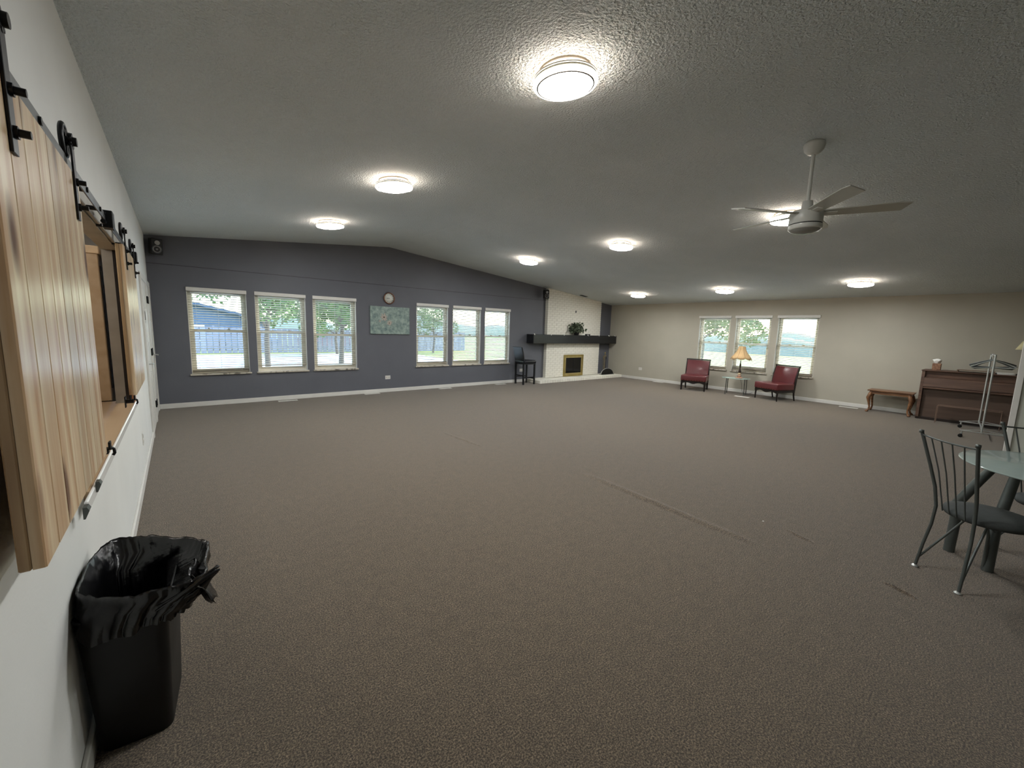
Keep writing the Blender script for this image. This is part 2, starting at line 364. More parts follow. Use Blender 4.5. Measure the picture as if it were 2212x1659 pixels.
MB().box(-.45, .48, -.22, .36, 1.19, 1.25, bev=.004).obj('cornice', mat('pale_tan', '#c2a684', .5), tb)
tbb = MB().box(-.4, .4, -.17, .3, -.84, -.05).obj('plinth', M_COUNTER, tb)
MB().box(.4705, .4795, -.16, -.10, .10, 1.1, bev=.002).obj('door_edge', M_DWOOD, tb)
# casing around the opening
cs = MB(); cs.box(XL, XL+.022, OY1-.01, OY1+.10, OZ0+.03, OZ1+.10, bev=.004); 
struct(tag(cs.obj('trim_3', M_CASING)))
struct(MB().box(XL-TL, XL-.03, OY1-.012, OY1, OZ0+.03, OZ1).obj('trim_5', mat('jamb_grey', '#8d867c', .6)))
struct(MB().box(XL-.03, XL+.002, OY1-.014, OY1, OZ0+.03, OZ1).obj('trim_6', M_DWOOD))
cs = MB(); cs.box(XL, XL+.02, OY0-.02, OY1+.0, OZ1-.005, OZ1+.055, bev=.004); cs.box(XL, XL+.032, OY0-.02, OY1+.1, OZ1+.055, OZ1+.075, bev=.004)
cs.box(XL-TL, XL, OY0, OY1, OZ1-.015, OZ1); cs.box(XL, XL+.024, OY0-.02, OY1, OZ1+.075, OZ1+.105, bev=.004)
struct(cs.obj('trim_4', mat('grey_white_moulding', '#b6b2a8', .45)))
# ------------------------------------------------------------------ barn doors
def barn_door(y0, label):
    t = thing('barn_door', label, 'barn door', (XL, y0, .985), group=None)
    n = 8; wd = 1.0/n; z1 = 1.045
    for i in range(n):
        a = i*wd; tw = MB()
        tw.prism([(.056, a+.004), (.074, a+.004), (.077, a+.007), (.077, a+wd-.003), (.074, a+wd), (.056, a+wd)], 'z', 0, z1)
        tw.obj('plank', M_PINE, t)
        md = tw
    for a in (0, .86): MB().box(.036, .0555, a, a+.14, 0, z1, bev=.003).obj('stile', M_PINE2, t)
    for z in (0, .45, .91): MB().box(.036, .0555, .141, .859, z, z+.125, bev=.003).obj('crossbar', M_PINE2, t)
    for a in (.14, .90):
        st = MB().box(.0775, .0835, a-.02, a+.02, .885, 1.165, bev=.001).obj('strap', M_BLACK, t)
        for z in (.93, 1.015):
            MB().cyl((.0835, a, z), (.108, a, z), .0085, 10).cyl((.0835, a, z), (.090, a, z), .014, 6).obj('bolt', M_BLACK, st)
        whl = MB(); c = Vector((.063, a, 1.150)); R = .052
        ring = [c+Vector((0, math.cos(k*PI/12)*R, math.sin(k*PI/12)*R)) for k in range(24)]
        whl.tube(ring, .0075, 8, closed=True)
        for k in range(6): whl.tube([c, c+Vector((0, math.cos(k*PI/3)*R, math.sin(k*PI/3)*R))], .006, 6)
        whl.cyl(c-Vector((.010, 0, 0)), c+Vector((.032, 0, 0)), .015, 12)
        for k in range(8): whl.cyl(c+Vector((.012, math.cos(k*PI/4)*.02, math.sin(k*PI/4)*.02)), c+Vector((.022, math.cos(k*PI/4)*.02, math.sin(k*PI/4)*.02)), .007, 6)
        whl.obj('wheel', M_BLACK, t)
    return t
barn_door(1.265, 'wide knotty pine barn door hanging above the rubbish bin, slid clear of the pass-through')
barn_door(3.915, 'smaller-looking pale barn door at the far side of the pass-through, near the white doors')
rl = thing('door_track', 'black steel track on the left wall that both barn doors roll along', 'track', (XL, 0, 2.045))
MB().box(.060, .066, .75, 4.97, -.002, .038, bev=.001).obj('rail', mat('grey_steel', '#6d7071', .3, metal=.7), rl)
for y in (1.0, 1.78, 2.56, 2.95, 3.45, 4.2, 4.85): MB().cyl((0, y, .018), (.060, y, .018), .011, 10).cyl((.066, y, .018), (.072, y, .018), .012, 6).obj('standoff', M_BLACK, rl)
for y in (3.20, 4.93): MB().box(.050, .095, y-.045, y+.045, -.035, .055, bev=.003).cyl((.06, y-.09, .035), (.06, y, .035), .011, 8).cyl((.06, y-.09, -.012), (.06, y, -.012), .011, 8).obj('end_stop', M_BLACK, rl)
def guide(y, z, label):
    t = thing('door_guide', label, 'door guide', (XL, y, z))
    g = MB().box(0, .006, -.03, .03, -.05, .03, bev=.001).box(0, .062, -.02, .02, .0, .006, bev=.001).box(.028, .034, -.02, .02, .0, .055, bev=.001)
    g.tube([(.058, 0, .006), (.066, 0, .0), (.068, 0, -.02), (.062, 0, -.03)], .006, 8).box(.050, .058, -.02, .02, .0, .035, bev=.001)
    g.box(.006, .05, -.018, .018, -.02, .0, bev=.003)
    g.obj('bracket', M_BLACK, t)
guide(2.58, .925, 'black bracket guide under the open edge of the large barn door')
guide(4.05, .93, 'small black guide under the far barn door')
for y, lb in ((2.33, 'larger grey clip on the counter edge under the barn door'), (2.03, 'smallest grey clip on the counter edge, nearest the bin')):
    tag(MB().prism([(XL+.0285, .812), (XL+.034, .812), (XL+.046, .842), (XL+.04, .855), (XL+.0285, .855)], 'y', y-.02, y+.02).obj('metal_clip', M_GREYMETAL), lb, 'clip')

# ------------------------------------------------------------------ windows and blinds
def window(n, axis, a0, a1, mid):
    t = bpy.data.objects.new('window_%d' % n, None); COL.objects.link(t); t['kind'] = 'structure'
    def B(mb, u0, u1, d0, d1, z0, z1, bev=.002):   # u along wall, d outwards depth from wall face
        if axis == 'y': mb.box(u0, u1, YD+d0, YD+d1, z0, z1, bev=bev)
        else: mb.box(XR+d0, XR+d1, u0, u1, z0, z1, bev=bev)
    def ring(mb, u0, u1, z0, z1, wd, d0, d1):
        B(mb, u0, u0+wd, d0, d1, z0, z1); B(mb, u1-wd, u1, d0, d1, z0, z1); B(mb, u0+wd, u1-wd, d0, d1, z0, z0+wd); B(mb, u0+wd, u1-wd, d0, d1, z1-wd, z1)
    f = MB(); ring(f, a0, a1, WZ0, WZ1, .045, .07, .14); f.obj('frame', M_CREAM, t)
    rv = MB(); B(rv, a0, a0+.006, .0, .07, WZ0, WZ1, 0); B(rv, a1-.006, a1, .0, .07, WZ0, WZ1, 0); B(rv, a0, a1, .0, .07, WZ1-.006, WZ1, 0); rv.obj('reveal', M_WHITE, t)
    zm = WZ0+(WZ1-WZ0)*mid
    s1 = MB(); ring(s1, a0+.045, a1-.045, zm-.02, WZ1-.045, .032, .105, .13); u = s1.obj('upper_sash', M_CREAM, t)
    s2 = MB(); ring(s2, a0+.045, a1-.045, WZ0+.045, zm+.025, .036, .078, .103); l = s2.obj('lower_sash', M_CREAM, t)
    g = MB(); B(g, a0+.07, a1-.07, .115, .119, zm, WZ1-.07, 0); g.obj('pane', M_GLASS, u)
    g = MB(); B(g, a0+.07, a1-.07, .088, .092, WZ0+.07, zm, 0); g.obj('pane', M_GLASS, l)
    for k in (.33, .67):
        c = a0+(a1-a0)*k; k_ = MB(); B(k_, c-.03, c+.03, .082, .10, zm+.025, zm+.037); B(k_, c-.012, c+.012, .082, .10, zm+.037, zm+.055); k_.obj('sash_lock', mat('lock_tan', '#8a8676', .4), l)
    sl = MB(); B(sl, a0-.025, a1+.025, -.035, .07, WZ0-.028, WZ0+.002, .004); sl.obj('sill', mat('marble_sill', '#c9c2b4', .35, col2='#7d766b', scale=14, thresh=(.36, .5)), t)
    return t
def blind(axis, a0, a1, zbot, label, over=0., stack=0, tilt=4.):
    c = (a0+a1)/2; w2 = (a1-a0)/2
    t = thing('window_blind', label, 'blind', (c, YD, WZ1+.02) if axis == 'y' else (XR, c, WZ1+.02), 0 if axis == 'y' else -PI/2)
    # local frame: x along wall, y outwards through the window, z down from the headrail
    d = .034
    MB().box(-w2-over, w2+over, -.030, -.004, -.055, .012, bev=.004).box(-w2+.012, w2-.012, -.003, .06, -.05, -.022, bev=.002).obj('headrail', M_WHITE, t)
    sm = MB(); P = []
    for i in range(5):
        a = (i-2)/2; P.append([(-w2+.014, a*.0245, .0025*(1-a*a)), (w2-.014, a*.0245, .0025*(1-a*a))])
    sm.grid(P); Q = [[(p[0], p[1], p[2]-.0026) for p in r] for r in P[::-1]]; sm.grid(Q)
    sm.add([P[0][0], P[0][1], Q[-1][1], Q[-1][0]], [(0, 1, 2, 3)]); sm.add([P[-1][0], P[-1][1], Q[0][1], Q[0][0]], [(0, 1, 2, 3)])
    sme = sm.mesh('slat'); sme.materials.append(M_SLAT)
    z = -.075; zend = zbot-(WZ1+.02)
    zs = []
    while z > zend+.03+stack*.011:
        zs.append(z); z -= .0425
    zz = zend+.02
    for k in range(stack): zs.append(zz); zz += .0105
    for z in zs:
        o = bpy.data.objects.new('slat', sme); COL.objects.link(o); o.parent = t; o.location = (0, d, z); o.rotation_euler = (math.radians(tilt+random.uniform(-1.2, 1.2)), 0, random.uniform(-.0012, .0012))
    MB().box(-w2+.012, w2-.012, d-.024, d+.024, zend-.004, zend+.012, bev=.003).obj('bottom_rail', M_SLAT, t)
    for x in (-w2+.12, 0, w2-.12):
        for dy in (-.026, .026): MB().box(x-.0011, x+.0011, d+dy-.0008, d+dy+.0008, zend+.01, -.05).obj('ladder_cord', M_WHITE, t)
    MB().cyl((-w2+.06, -.012 if False else .003, -.05), (-w2+.062, .003, -.62), .0038, 6).obj('tilt_wand', M_WHITE, t)
    return t
far_lb = [('cream slatted blind lowered to the sill, in the far-wall window nearest the white doors', .60, 4), ('cream blind stopping short of the sill, middle of the three left of the clock', .70, 0),
          ('cream blind over tree foliage, in the window just left of the flower canvas', .685, 0), ('cream blind in the window just right of the flower canvas', .645, 2),
          ('cream blind in the middle window between the canvas and the bar stool', .66, 1), ('cream blind in the far-wall window beside the black bar stool', .665, 0)]
rt_lb = [('cream blind in the window behind the red chair nearest the fireplace', .625, 2), ('cream blind with slats bunched at the bottom, behind the fringed lamp', .605, 10),
         ('cream blind in the window behind the red chair nearest the piano', .625, 2)]
for i, (a, b) in enumerate(WX):
    window(i+1, 'y', a, b, (.515, .505, .485, .49, .50, .50)[i]); blind('y', a, b, far_lb[i][1], far_lb[i][0], .004, far_lb[i][2], tilt=(-15 if i in (1, 2) else -13 if i == 0 else -19))
for i, (a, b) in enumerate(WY):
    window(i+7, 'x', a, b, .5); blind('x', a, b, rt_lb[i][1], rt_lb[i][0], .02, rt_lb[i][2], tilt=-17)
# rope of the blinds' group
for o in COL.objects:
    if o.name.startswith('window_blind'): o['group'] = 'slatted window blinds'

# ------------------------------------------------------------------ white doors on the left wall
def white_door(n, y0, y1, hinge_far, sign):
    t = bpy.data.objects.new('door_%d' % n, None); COL.objects.link(t); t['kind'] = 'structure'
    x = XL; leaf = MB().box(x+.001, x+.012, y0, y1, .01, 2.03, bev=.002).obj('leaf', M_WHITE, t)
    w = y1-y0
    for (u0, u1, z0, z1) in ((.12, .46, 1.62, 1.92), (.54, .88, 1.62, 1.92), (.12, .46, .92, 1.52), (.54, .88, .92, 1.52), (.12, .46, .18, .82), (.54, .88, .18, .82)):
        p = MB(); a0, a1 = y0+u0*w, y0+u1*w
        p.prism([(x+.012, z0), (x+.018, z0+.012), (x+.014, z0+.03), (x+.018, z0+.05), (x+.018, z1-.05), (x+.014, z1-.03), (x+.018, z1-.012), (x+.012, z1)], 'y', a0, a1); p.obj('panel', M_WHITE, leaf)
    c = MB(); c.box(x, x+.022, y0-.075, y0-.004, 0, 2.035, bev=.004); c.box(x, x+.022, y1+.004, y1+.075, 0, 2.035, bev=.004); c.box(x, x+.022, y0-.075, y1+.075, 2.035, 2.11, bev=.004); c.obj('casing', M_WHITE, t)
    yh = y1 if hinge_far else y0
    for z in (.28, 1.05, 1.80): MB().box(x+.012, x+.026, yh-.02, yh+.012, z-.05, z+.05, bev=.002).cyl((x+.027, yh, z-.052), (x+.027, yh, z+.052), .006, 8).obj('hinge', M_BLACK, t)
    yk = (y0+.065) if hinge_far else (y1-.065); s = 1 if hinge_far else -1
    hd = MB().cyl((x+.012, yk, .95), (x+.020, yk, .95), .030, 16).cyl((x+.02, yk, .95), (x+.06, yk, .95), .010, 10).tube([(x+.055, yk, .95), (x+.062, yk+.02*s, .95), (x+.062, yk+.12*s, .95)], .009, 8)
    hd.obj('lever_handle', M_CHROME, t)
    if sign: MB().box(x+.0185, x+.020, y0+.3*w, y0+.62*w, 1.22, 1.66).obj('paper_notice', mat('plain_paper', '#e9e9e4', .7, var=.02), t)
white_door(1, 6.95, 7.93, True, True)
white_door(2, 8.10, 8.94, False, False)

# ------------------------------------------------------------------ ceiling lights
def light(x, y, label, first=[None]):
    sl = math.atan(.0988 if x < 3.8 else -.0972)
    if first[0] is None:
        t = thing('ceiling_light', label, 'ceiling light', (x, y, zc(x)))
        MB().lathe([(0, .004), (.165, .004), (.165, -.010), (.150, -.014), (0, -.014)], 40).obj('mounting_plate', M_LIGHTW, t)
        MB().lathe([(.150, -.014), (.158, -.026), (.158, -.034)], 40, caps=False).obj('back_glow', M_GLOW, t)
        MB().lathe([(0, -.034), (.185, -.034), (.204, -.042), (.207, -.050), (.204, -.054), (0, -.054)], 48).obj('housing', M_LIGHTW, t)
        MB().lathe([(.2, -.054), (.203, -.054), (.203, -.068), (.2, -.068)], 48, caps=False).obj('crystal_band', mat('silver_band', '#8f8d80', .35, metal=.5, var=.3, scale=90), t)
        MB().lathe([(.2, -.0685), (.2075, -.070), (.209, -.080), (.203, -.090), (.190, -.0945), (.187, -.088)], 48, caps=False).obj('outer_ring', M_DIFF2, t)
        MB().lathe([(.187, -.086), (.187, -.0965), (.177, -.0975), (.177, -.086)], 48, caps=False).obj('trim_ring', mat('dark_ring', '#77706a', .4), t)
        MB().lathe([(.1765, -.086), (.1765, -.0945), (.15, -.0975), (.08, -.099), (0, -.0995)], 48).obj('diffuser', M_DIFF, t)
        first[0] = t
    else: t = dup(first[0], (x, y, zc(x)), 0, label)
    t.scale = (.94, .94, .94); t.rotation_euler = (0, -sl, 0); t['group'] = 'round flush ceiling lights'; return t
LT = [(1.92, 1.91, 'round lit ceiling light nearest the camera, largest in view, above the open carpet'),
      (1.92, 4.45, 'round lit ceiling light on the left slope, middle one of the left row'),
      (1.92, 6.85, 'round lit ceiling light on the left slope, nearest the three windows of the dark wall'),
      (6.03, 6.85, 'round lit ceiling light in the middle row, nearest the flower canvas wall'),
      (6.03, 4.45, 'round lit ceiling light alone in the middle row, between the fan and the dark wall'),
      (6.03, 1.95, 'round lit ceiling light partly hidden behind the ceiling fan'),
      (10.24, 6.87, 'round lit ceiling light nearest the white brick fireplace'),
      (10.24, 4.48, 'round lit ceiling light above the fringed lamp and red chairs'),
      (10.24, 1.95, 'round lit ceiling light above the piano bench side of the beige wall')]
for a in LT: light(*a)

# ------------------------------------------------------------------ ceiling fan
FX, FY = 4.42, 1.29
fan = thing('ceiling_fan', 'white five-blade ceiling fan hanging from a long downrod', 'ceiling fan', (FX, FY, 0))
M_FAN = mat('fan_white', '#cfcfc8', .3, var=.03)
M_BLADE = mat('fan_blade_white', '#b9bab2', .28, var=.04)
mt = Matrix.Translation((0, 0, zc(FX))) @ Matrix.Rotation(math.atan(.0972), 4, 'Y')
MB().lathe([(.0, .0), (.078, 0), (.082, -.02), (.072, -.06), (.045, -.088), (.02, -.095), (0, -.095)], 32, mt).obj('canopy', M_FAN, fan)
MB().cyl((0, 0, zc(FX)-.06), (0, 0, 2.72), .0155, 16).obj('downrod', M_FAN, fan)
MB().lathe([(.02, 2.745), (.04, 2.74), (.046, 2.68), (.056, 2.668), (.056, 2.655), (0, 2.655)], 28).obj('yoke_cover', M_FAN, fan)
MB().lathe([(0, 2.66), (.10, 2.66), (.122, 2.652), (.128, 2.635), (.129, 2.545), (.126, 2.542)], 40).obj('motor_housing', M_FAN, fan)
MB().lathe([(.126, 2.5415), (.1265, 2.540), (.1265, 2.534), (.126, 2.5335)], 40).obj('dark_band', M_BLKPL, fan)
MB().lathe([(.129, 2.533), (.130, 2.505), (.122, 2.494), (0, 2.494)], 40).obj('lower_housing', M_FAN, fan)
MB().lathe([(.118, 2.4935), (.105, 2.480), (.06, 2.464), (0, 2.459)], 40).obj('bottom_cap', mat('cap_grey', '#8e8f8a', .35), fan)
bl = None
def blade_mesh():
    b = MB(); th = .008
    def prof(x): return -.052-.018*min(1, (x-.12)/.45), .052+.018*min(1, (x-.12)/.45)
    xs = [.12, .2, .35, .5, .62]; P = []
    pts = [(x, prof(x)[0]) for x in xs]+[(.70, -.055), (.66, .072)]+[(x, prof(x)[1]) for x in xs[::-1]]
    b.prism(pts, 'z', -th/2, th/2); return b
bm_ = blade_mesh().mesh('blade'); bm_.materials.append(M_BLADE)
brk = MB().box(.09, .22, -.022, .022, -.010, -.004, bev=.002).box(.06, .12, -.016, .016, -.03, -.006, bev=.002).mesh('blade_bracket'); brk.materials.append(M_FAN)
for k in range(5):
    a = math.radians(BL0 + 72*k) if False else math.radians(5+72*k)
    o = bpy.data.objects.new('blade', bm_); COL.objects.link(o); o.parent = fan; o.location = (0, 0, 2.632)
    o.rotation_euler = (Matrix.Rotation(a, 3, 'Z') @ Matrix.Rotation(math.radians(-12), 3, 'X')).to_euler()
    q = bpy.data.objects.new('bracket', brk); COL.objects.link(q); q.parent = o
# ------------------------------------------------------------------ clock, canvas, speakers, outlets, vents
ck = thing('wall_clock', 'round wall clock with a copper rim above the flower canvas', 'clock', (3.782, YD, 2.155))
rx = Matrix.Rotation(PI/2, 4, 'X')
MB().lathe([(.115, 0), (.128, .004), (.132, .02), (.124, .034), (.112, .03), (.110, .012)], 40, rx, caps=False).obj('rim', mat('copper_rim', '#7d5846', .35, metal=.6), ck)
MB().lathe([(0, .0), (.113, .0), (.113, .014), (0, .014)], 40, rx).obj('face', mat('clock_face', '#d9dbd3', .25, var=.02), ck)
ti = MB()
for k in range(12):
    a = k*PI/6; R_ = .093; ti.box(-.0035, .0035, -.0165, -.015, R_-.012, R_+.008, Matrix.Rotation(a, 4, 'Y'))
ti.obj('hour_marks', M_BLKPL, ck)
MB().box(-.004, .004, -.019, -.0175, -.01, .055, Matrix.Rotation(math.radians(-95), 4, 'Y')).obj('hour_hand', M_BLKPL, ck)
MB().box(-.0028, .0028, -.022, -.0205, -.015, .085, Matrix.Rotation(math.radians(-90), 4, 'Y')).obj('minute_hand', M_BLKPL, ck)
cv = thing('canvas_picture', 'unframed canvas of pale flowers on blue-green foliage below the clock', 'picture', (3.803, YD, 1.655))
def canvas_mat():
    m = bpy.data.materials.new('painted_canvas'); m.use_nodes = True; n = m.node_tree; b = n.nodes['Principled BSDF']; L = n.links.new
    tc = n.nodes.new('ShaderNodeTexCoord'); a = n.nodes.new('ShaderNodeTexNoise'); a.inputs['Scale'].default_value = 11; a.inputs['Detail'].default_value = 8; a.inputs['Distortion'].default_value = .3
    a.inputs['Roughness'].default_value = .75
    L(tc.outputs['Object'], a.inputs['Vector']); r = n.nodes.new('ShaderNodeValToRGB'); e = r.color_ramp.elements
    e[0].position = .30; e[0].color = (*lin('#4d666a'), 1); e[1].position = .66; e[1].color = (*lin('#a9b8b1'), 1); k = e.new(.48); k.color = (*lin('#82958f'), 1)
    L(a.outputs['Fac'], r.inputs[0]); L(r.outputs[0], b.inputs['Base Color']); b.inputs['Roughness'].default_value = .6; return m
MB().box(-.465, .465, -.032, -.001, -.31, .31, bev=.003).obj('canvas', canvas_mat(), cv)
def flower(cx, cz, R, n=9):
    b = MB()
    for k in range(n):
        a = 2*PI*k/n+random.uniform(-.15, .15); r = R*random.uniform(.8, 1.1)
        p = [(0, 0), (.45*r, .17*r), (.9*r, .14*r), (r, 0), (.9*r, -.14*r), (.45*r, -.17*r)]
        q = [(cx+u*math.cos(a)-v*math.sin(a), cz+u*math.sin(a)+v*math.cos(a)) for u, v in p]
        b.prism(q, 'y', -.0335-.0002*k, -.0322)
    return b
for cx, cz, R in ((-.155, .07, .088), (-.03, -.055, .068), (-.25, -.02, .03)):
    f = flower(cx, cz, R).obj('painted_flower', mat('petal_paint', '#b5a89d', .6, var=.12, scale=30), cv)
    MB().lathe([(0, 0), (R*.2, 0), (R*.2, .0018), (0, .0018)], 12, Matrix.Translation((cx, -.0350, cz)) @ rx).obj('flower_centre', mat('centre_paint', '#6d6358', .6), f)
def speaker(loc, rot, label):
    t = thing('loudspeaker', label, 'speaker', loc); t.rotation_euler = rot
    MB().box(-.075, .075, -.12, 0, -.125, .125, bev=.008).obj('cabinet', M_BLKPL, t)
    fr = Matrix.Translation((0, -.12, -.04)) @ rx; ft = Matrix.Translation((0.005, -.12, .062)) @ rx
    MB().lathe([(.050, 0), (.064, 0), (.064, .006), (.052, .007), (.05, .003)], 32, fr, caps=False).obj('woofer_surround', mat('grey_surround', '#55585c', .4), t)
    MB().lathe([(.05, .004), (.03, -.006), (.016, -.008), (.014, .002), (0, .006)], 32, fr, caps=False).obj('woofer_cone', mat('silver_cone', '#9a9794', .3, metal=.4), t)
    MB().lathe([(.034, 0), (.034, .005), (.02, .005), (.014, .001), (.010, .005), (0, .008)], 28, ft).obj('tweeter', mat('pale_tweeter', '#a8a7a3', .35), t)
    MB().cyl((0, 0, .02), (0, .10, .02), .012, 10).box(-.035, .035, .095, .105, -.03, .07, bev=.002).obj('bracket', M_BLACK, t)
    return t
speaker((-.205, 8.98, 2.70), (math.radians(8), 0, math.radians(18)), 'black loudspeaker in the upper corner above the white doors')
speaker((8.555, 8.93, 2.62), (math.radians(12), math.radians(-6), math.radians(-22)), 'black loudspeaker with two cones beside the top of the brick chimney')
def outlet(loc, rz, label, vert=False):
    t = thing('wall_outlet', label, 'outlet', loc, rz)
    a, b = (.036, .06) if vert else (.062, .042)
    MB().box(-a, a, -.006, 0, -b, b, bev=.002).obj('cover_plate', M_WHITE, t)
    for s in (-1, 1):
        cx, cz = (0, s*.026) if vert else (s*.027, 0)
        MB().box(cx-.017, cx+.017, -.0085, -.006, cz-.015, cz+.015, bev=.003).obj('socket', mat('socket_grey', '#c4c0b8', .4), t)
outlet((3.734, YD, .345), 0, 'white double outlet low on the dark wall below the clock and canvas')
outlet((7.826, YD, .35), 0, 'white outlet on the dark wall behind the bar stool legs')
outlet((XR, 7.75, .36), -PI/2, 'white outlet low on the beige wall between fireplace and red chair')
outlet((XL, 5.28, .36), PI/2, 'white outlet low on the left wall past the barn doors', True)
def vent(x, y, along_x, label, first={}):
    t = thing('floor_vent', label, 'floor vent', (x, y, 0), 0 if along_x else PI/2)
    f = MB(); L_, W_ = .17, .055
    f.box(-L_, L_, -W_, -W_+.016, 0, .006, bev=.002); f.box(-L_, L_, W_-.016, W_, 0, .006, bev=.002); f.box(-L_, -L_+.02, -W_+.016, W_-.016, 0, .006, bev=.002); f.box(L_-.02, L_, -W_+.016, W_-.016, 0, .006, bev=.002)
    f.obj('rim', M_WHITE, t)
    for k in range(16):
        xx = -.14+k*.0187; MB().box(xx-.006, xx+.006, -.038, .038, .0005, .0045).obj('louvre', M_WHITE, t)
    return t
for x, y, l in ((1.62, 8.93, 'white floor vent below the middle window of the left group'), (3.33, 8.99, 'white floor vent below the flower canvas'),
                (5.19, 8.95, 'white floor vent between the canvas and the right-hand windows'), (6.95, 8.93, 'white floor vent beside the bar stool')): vent(x, y, True, l)
for x, y, l in ((11.86, 7.0, 'white floor vent by the beige wall near the fireplace'), (11.1, 4.18, 'white floor vent in front of the glass side table'),
                (11.74, 2.15, 'white floor vent by the beige wall near the carved bench')): vent(x, y, False, l)

# ------------------------------------------------------------------ fireplace
FPX0, FPX1, FPY = 8.72, 11.25, 8.96
fp = thing('fireplace', 'white painted brick chimney breast running up to the ceiling', 'fireplace', (0, 0, 0))
core = MB()
fbx0, fbx1, fbz1 = 9.52, 10.40, .77
zt = lambda x: zc(x)-.001
core.prism([(FPX0+.008, .09), (fbx0, .09), (fbx0, fbz1), (fbx1, fbz1), (fbx1, .09), (FPX1-.008, .09), (FPX1-.008, zt(FPX1)), (FPX0+.008, zt(FPX0))], 'y', FPY+.0045, YD)
core.obj('mortar_core', M_MORTAR, fp)
bh, bw_, jt = .0577, .1937, .0095
rows = 41; cells = []
for r in range(rows):
    z0 = .0905+r*(bh+jt); off = 0 if r % 2 == 0 else -(bw_+jt)/2
    x = FPX0+off
    while x < FPX1-.02:
        xa, xb = max(x, FPX0), min(x+bw_, FPX1); z1 = z0+bh
        if xb-xa > .02:
            zl = min(zt(xa), zt(xb))
            if z0 < zl-.015:
                z1b = min(z1, zl)
                segs = [(xa, xb)]
                if z0 < fbz1:
                    segs = []
                    if xa < fbx0: segs.append((xa, min(xb, fbx0)))
                    if xb > fbx1: segs.append((max(xa, fbx1), xb))
                    segs = [s for s in segs if s[1]-s[0] > .02]
                for s in segs: cells.append((s[0], s[1], z0, z1b))
        x += bw_+jt
def bevel_brick(mb, x0, x1, z0, z1, yf, yb):
    mb.box(x0, x1, yf, yb, z0, z1, bev=.004)
cells.sort(key=lambda c: (c[0]-0)*1.0+abs((c[2]+c[3])/2-1.5)*.15)
cache = {}
rest = MB()
for i, (xa, xb, z0, z1) in enumerate(cells):
    yo = random.uniform(-.003, .002)
    if i < 299:
        key = (round(xb-xa, 3), round(z1-z0, 3))
        if key not in cache:
            b = MB(); b.box(0, xb-xa, 0, .012, 0, z1-z0, bev=.004); me = b.mesh('brick'); me.materials.append(M_BRICK); cache[key] = me
        o = bpy.data.objects.new('brick', cache[key]); COL.objects.link(o); o.parent = fp; o.location = (xa, FPY+yo, z0); o.rotation_euler = (0, random.uniform(-.006, .006), 0)
    else: rest.box(xa, xb, FPY+yo, FPY+yo+.012, z0, z1, bev=.004)
ro = rest.obj('brickwork', M_BRICK, fp); ro['kind'] = 'stuff'
# side returns of the chimney breast
sr = MB()
for r in range(rows):
    z0 = .0905+r*(bh+jt); z1 = z0+bh
    if z1 < zt(FPX0)-.01: sr.box(FPX0, FPX0+.01, FPY+.003, YD-.002, z0, z1, bev=.003)
    if z1 < zt(FPX1)-.01: sr.box(FPX1-.01, FPX1, FPY+.003, YD-.002, z0, z1, bev=.003)
so_ = sr.obj('return_bricks', M_BRICK, fp); so_['kind'] = 'stuff'
# hearth
he = thing('hearth', 'low white painted brick hearth slab on the carpet below the fireplace', 'hearth', (0, 0, 0))
MB().box(8.046, XR-.001, 8.477, YD-.001, .0, .082).obj('mortar_bed', M_MORTAR, he)
hx = 8.04; nx = int((XR-8.04)/.104); stp = (XR-8.04)/nx
hbm = {}
def hb(wx, wy, hz):
    k = (round(wx, 3), round(wy, 3), round(hz, 3))
    if k not in hbm:
        b = MB().box(0, wx, 0, wy, 0, hz, bev=.005); me = b.mesh('brick'); me.materials.append(M_BRICK); hbm[k] = me
    return hbm[k]
for j, (ya, yb) in enumerate(((8.47, 8.67), (8.68, 8.88), (8.89, YD-.002))):
    for i in range(nx):
        x0 = hx+i*stp
        if j == 2 and FPX0-.02 < x0 < FPX1-.02: continue
        if j == 1 and False: continue
        o = bpy.data.objects.new('brick', hb(stp-.009, yb-ya, .088 if j == 0 else .03)); COL.objects.link(o); o.parent = he
        o.location = (x0, ya, (.002 if j == 0 else .06)+random.uniform(-.0015, .0015))
# insert
fi = thing('fireplace_insert', 'brass framed fireplace insert with dark glass doors', 'fireplace insert', (9.96, FPY, .09))
w2 = .465
def fring(mb, w, z0, z1, t, y0, y1): mb.box(-w, -w+t, y0, y1, z0, z1, bev=.003).box(w-t, w, y0, y1, z0, z1, bev=.003).box(-w+t, w-t, y0, y1, z0, z0+t, bev=.003).box(-w+t, w-t, y0, y1, z1-t, z1, bev=.003)
a = MB(); fring(a, w2, .002, .695, .055, -.032, .0); a.obj('outer_frame', M_BRASS, fi)
a = MB(); fring(a, w2-.057, .059, .64, .042, -.024, .004); a.obj('inner_frame', mat('brass_light', '#cdbd85', .3, metal=.8), fi)
MB().box(-w2+.1, w2-.1, -.008, -.002, .10, .60).obj('glass_door', mat('smoked_glass', '#0b0b0c', .08, var=.1), fi)
MB().box(-w2+.09, w2-.09, .0, .11, .06, .64).obj('firebox', M_BLKPL, fi)
MB().box(-.006, .006, -.014, -.008, .10, .60).obj('door_meeting_strip', M_BLKPL, fi)
for s in (-1, 1): MB().box(s*.40-.02, s*.40+.02, -.045, -.03, .10, .19, bev=.004).obj('handle', M_BRASS, fi)
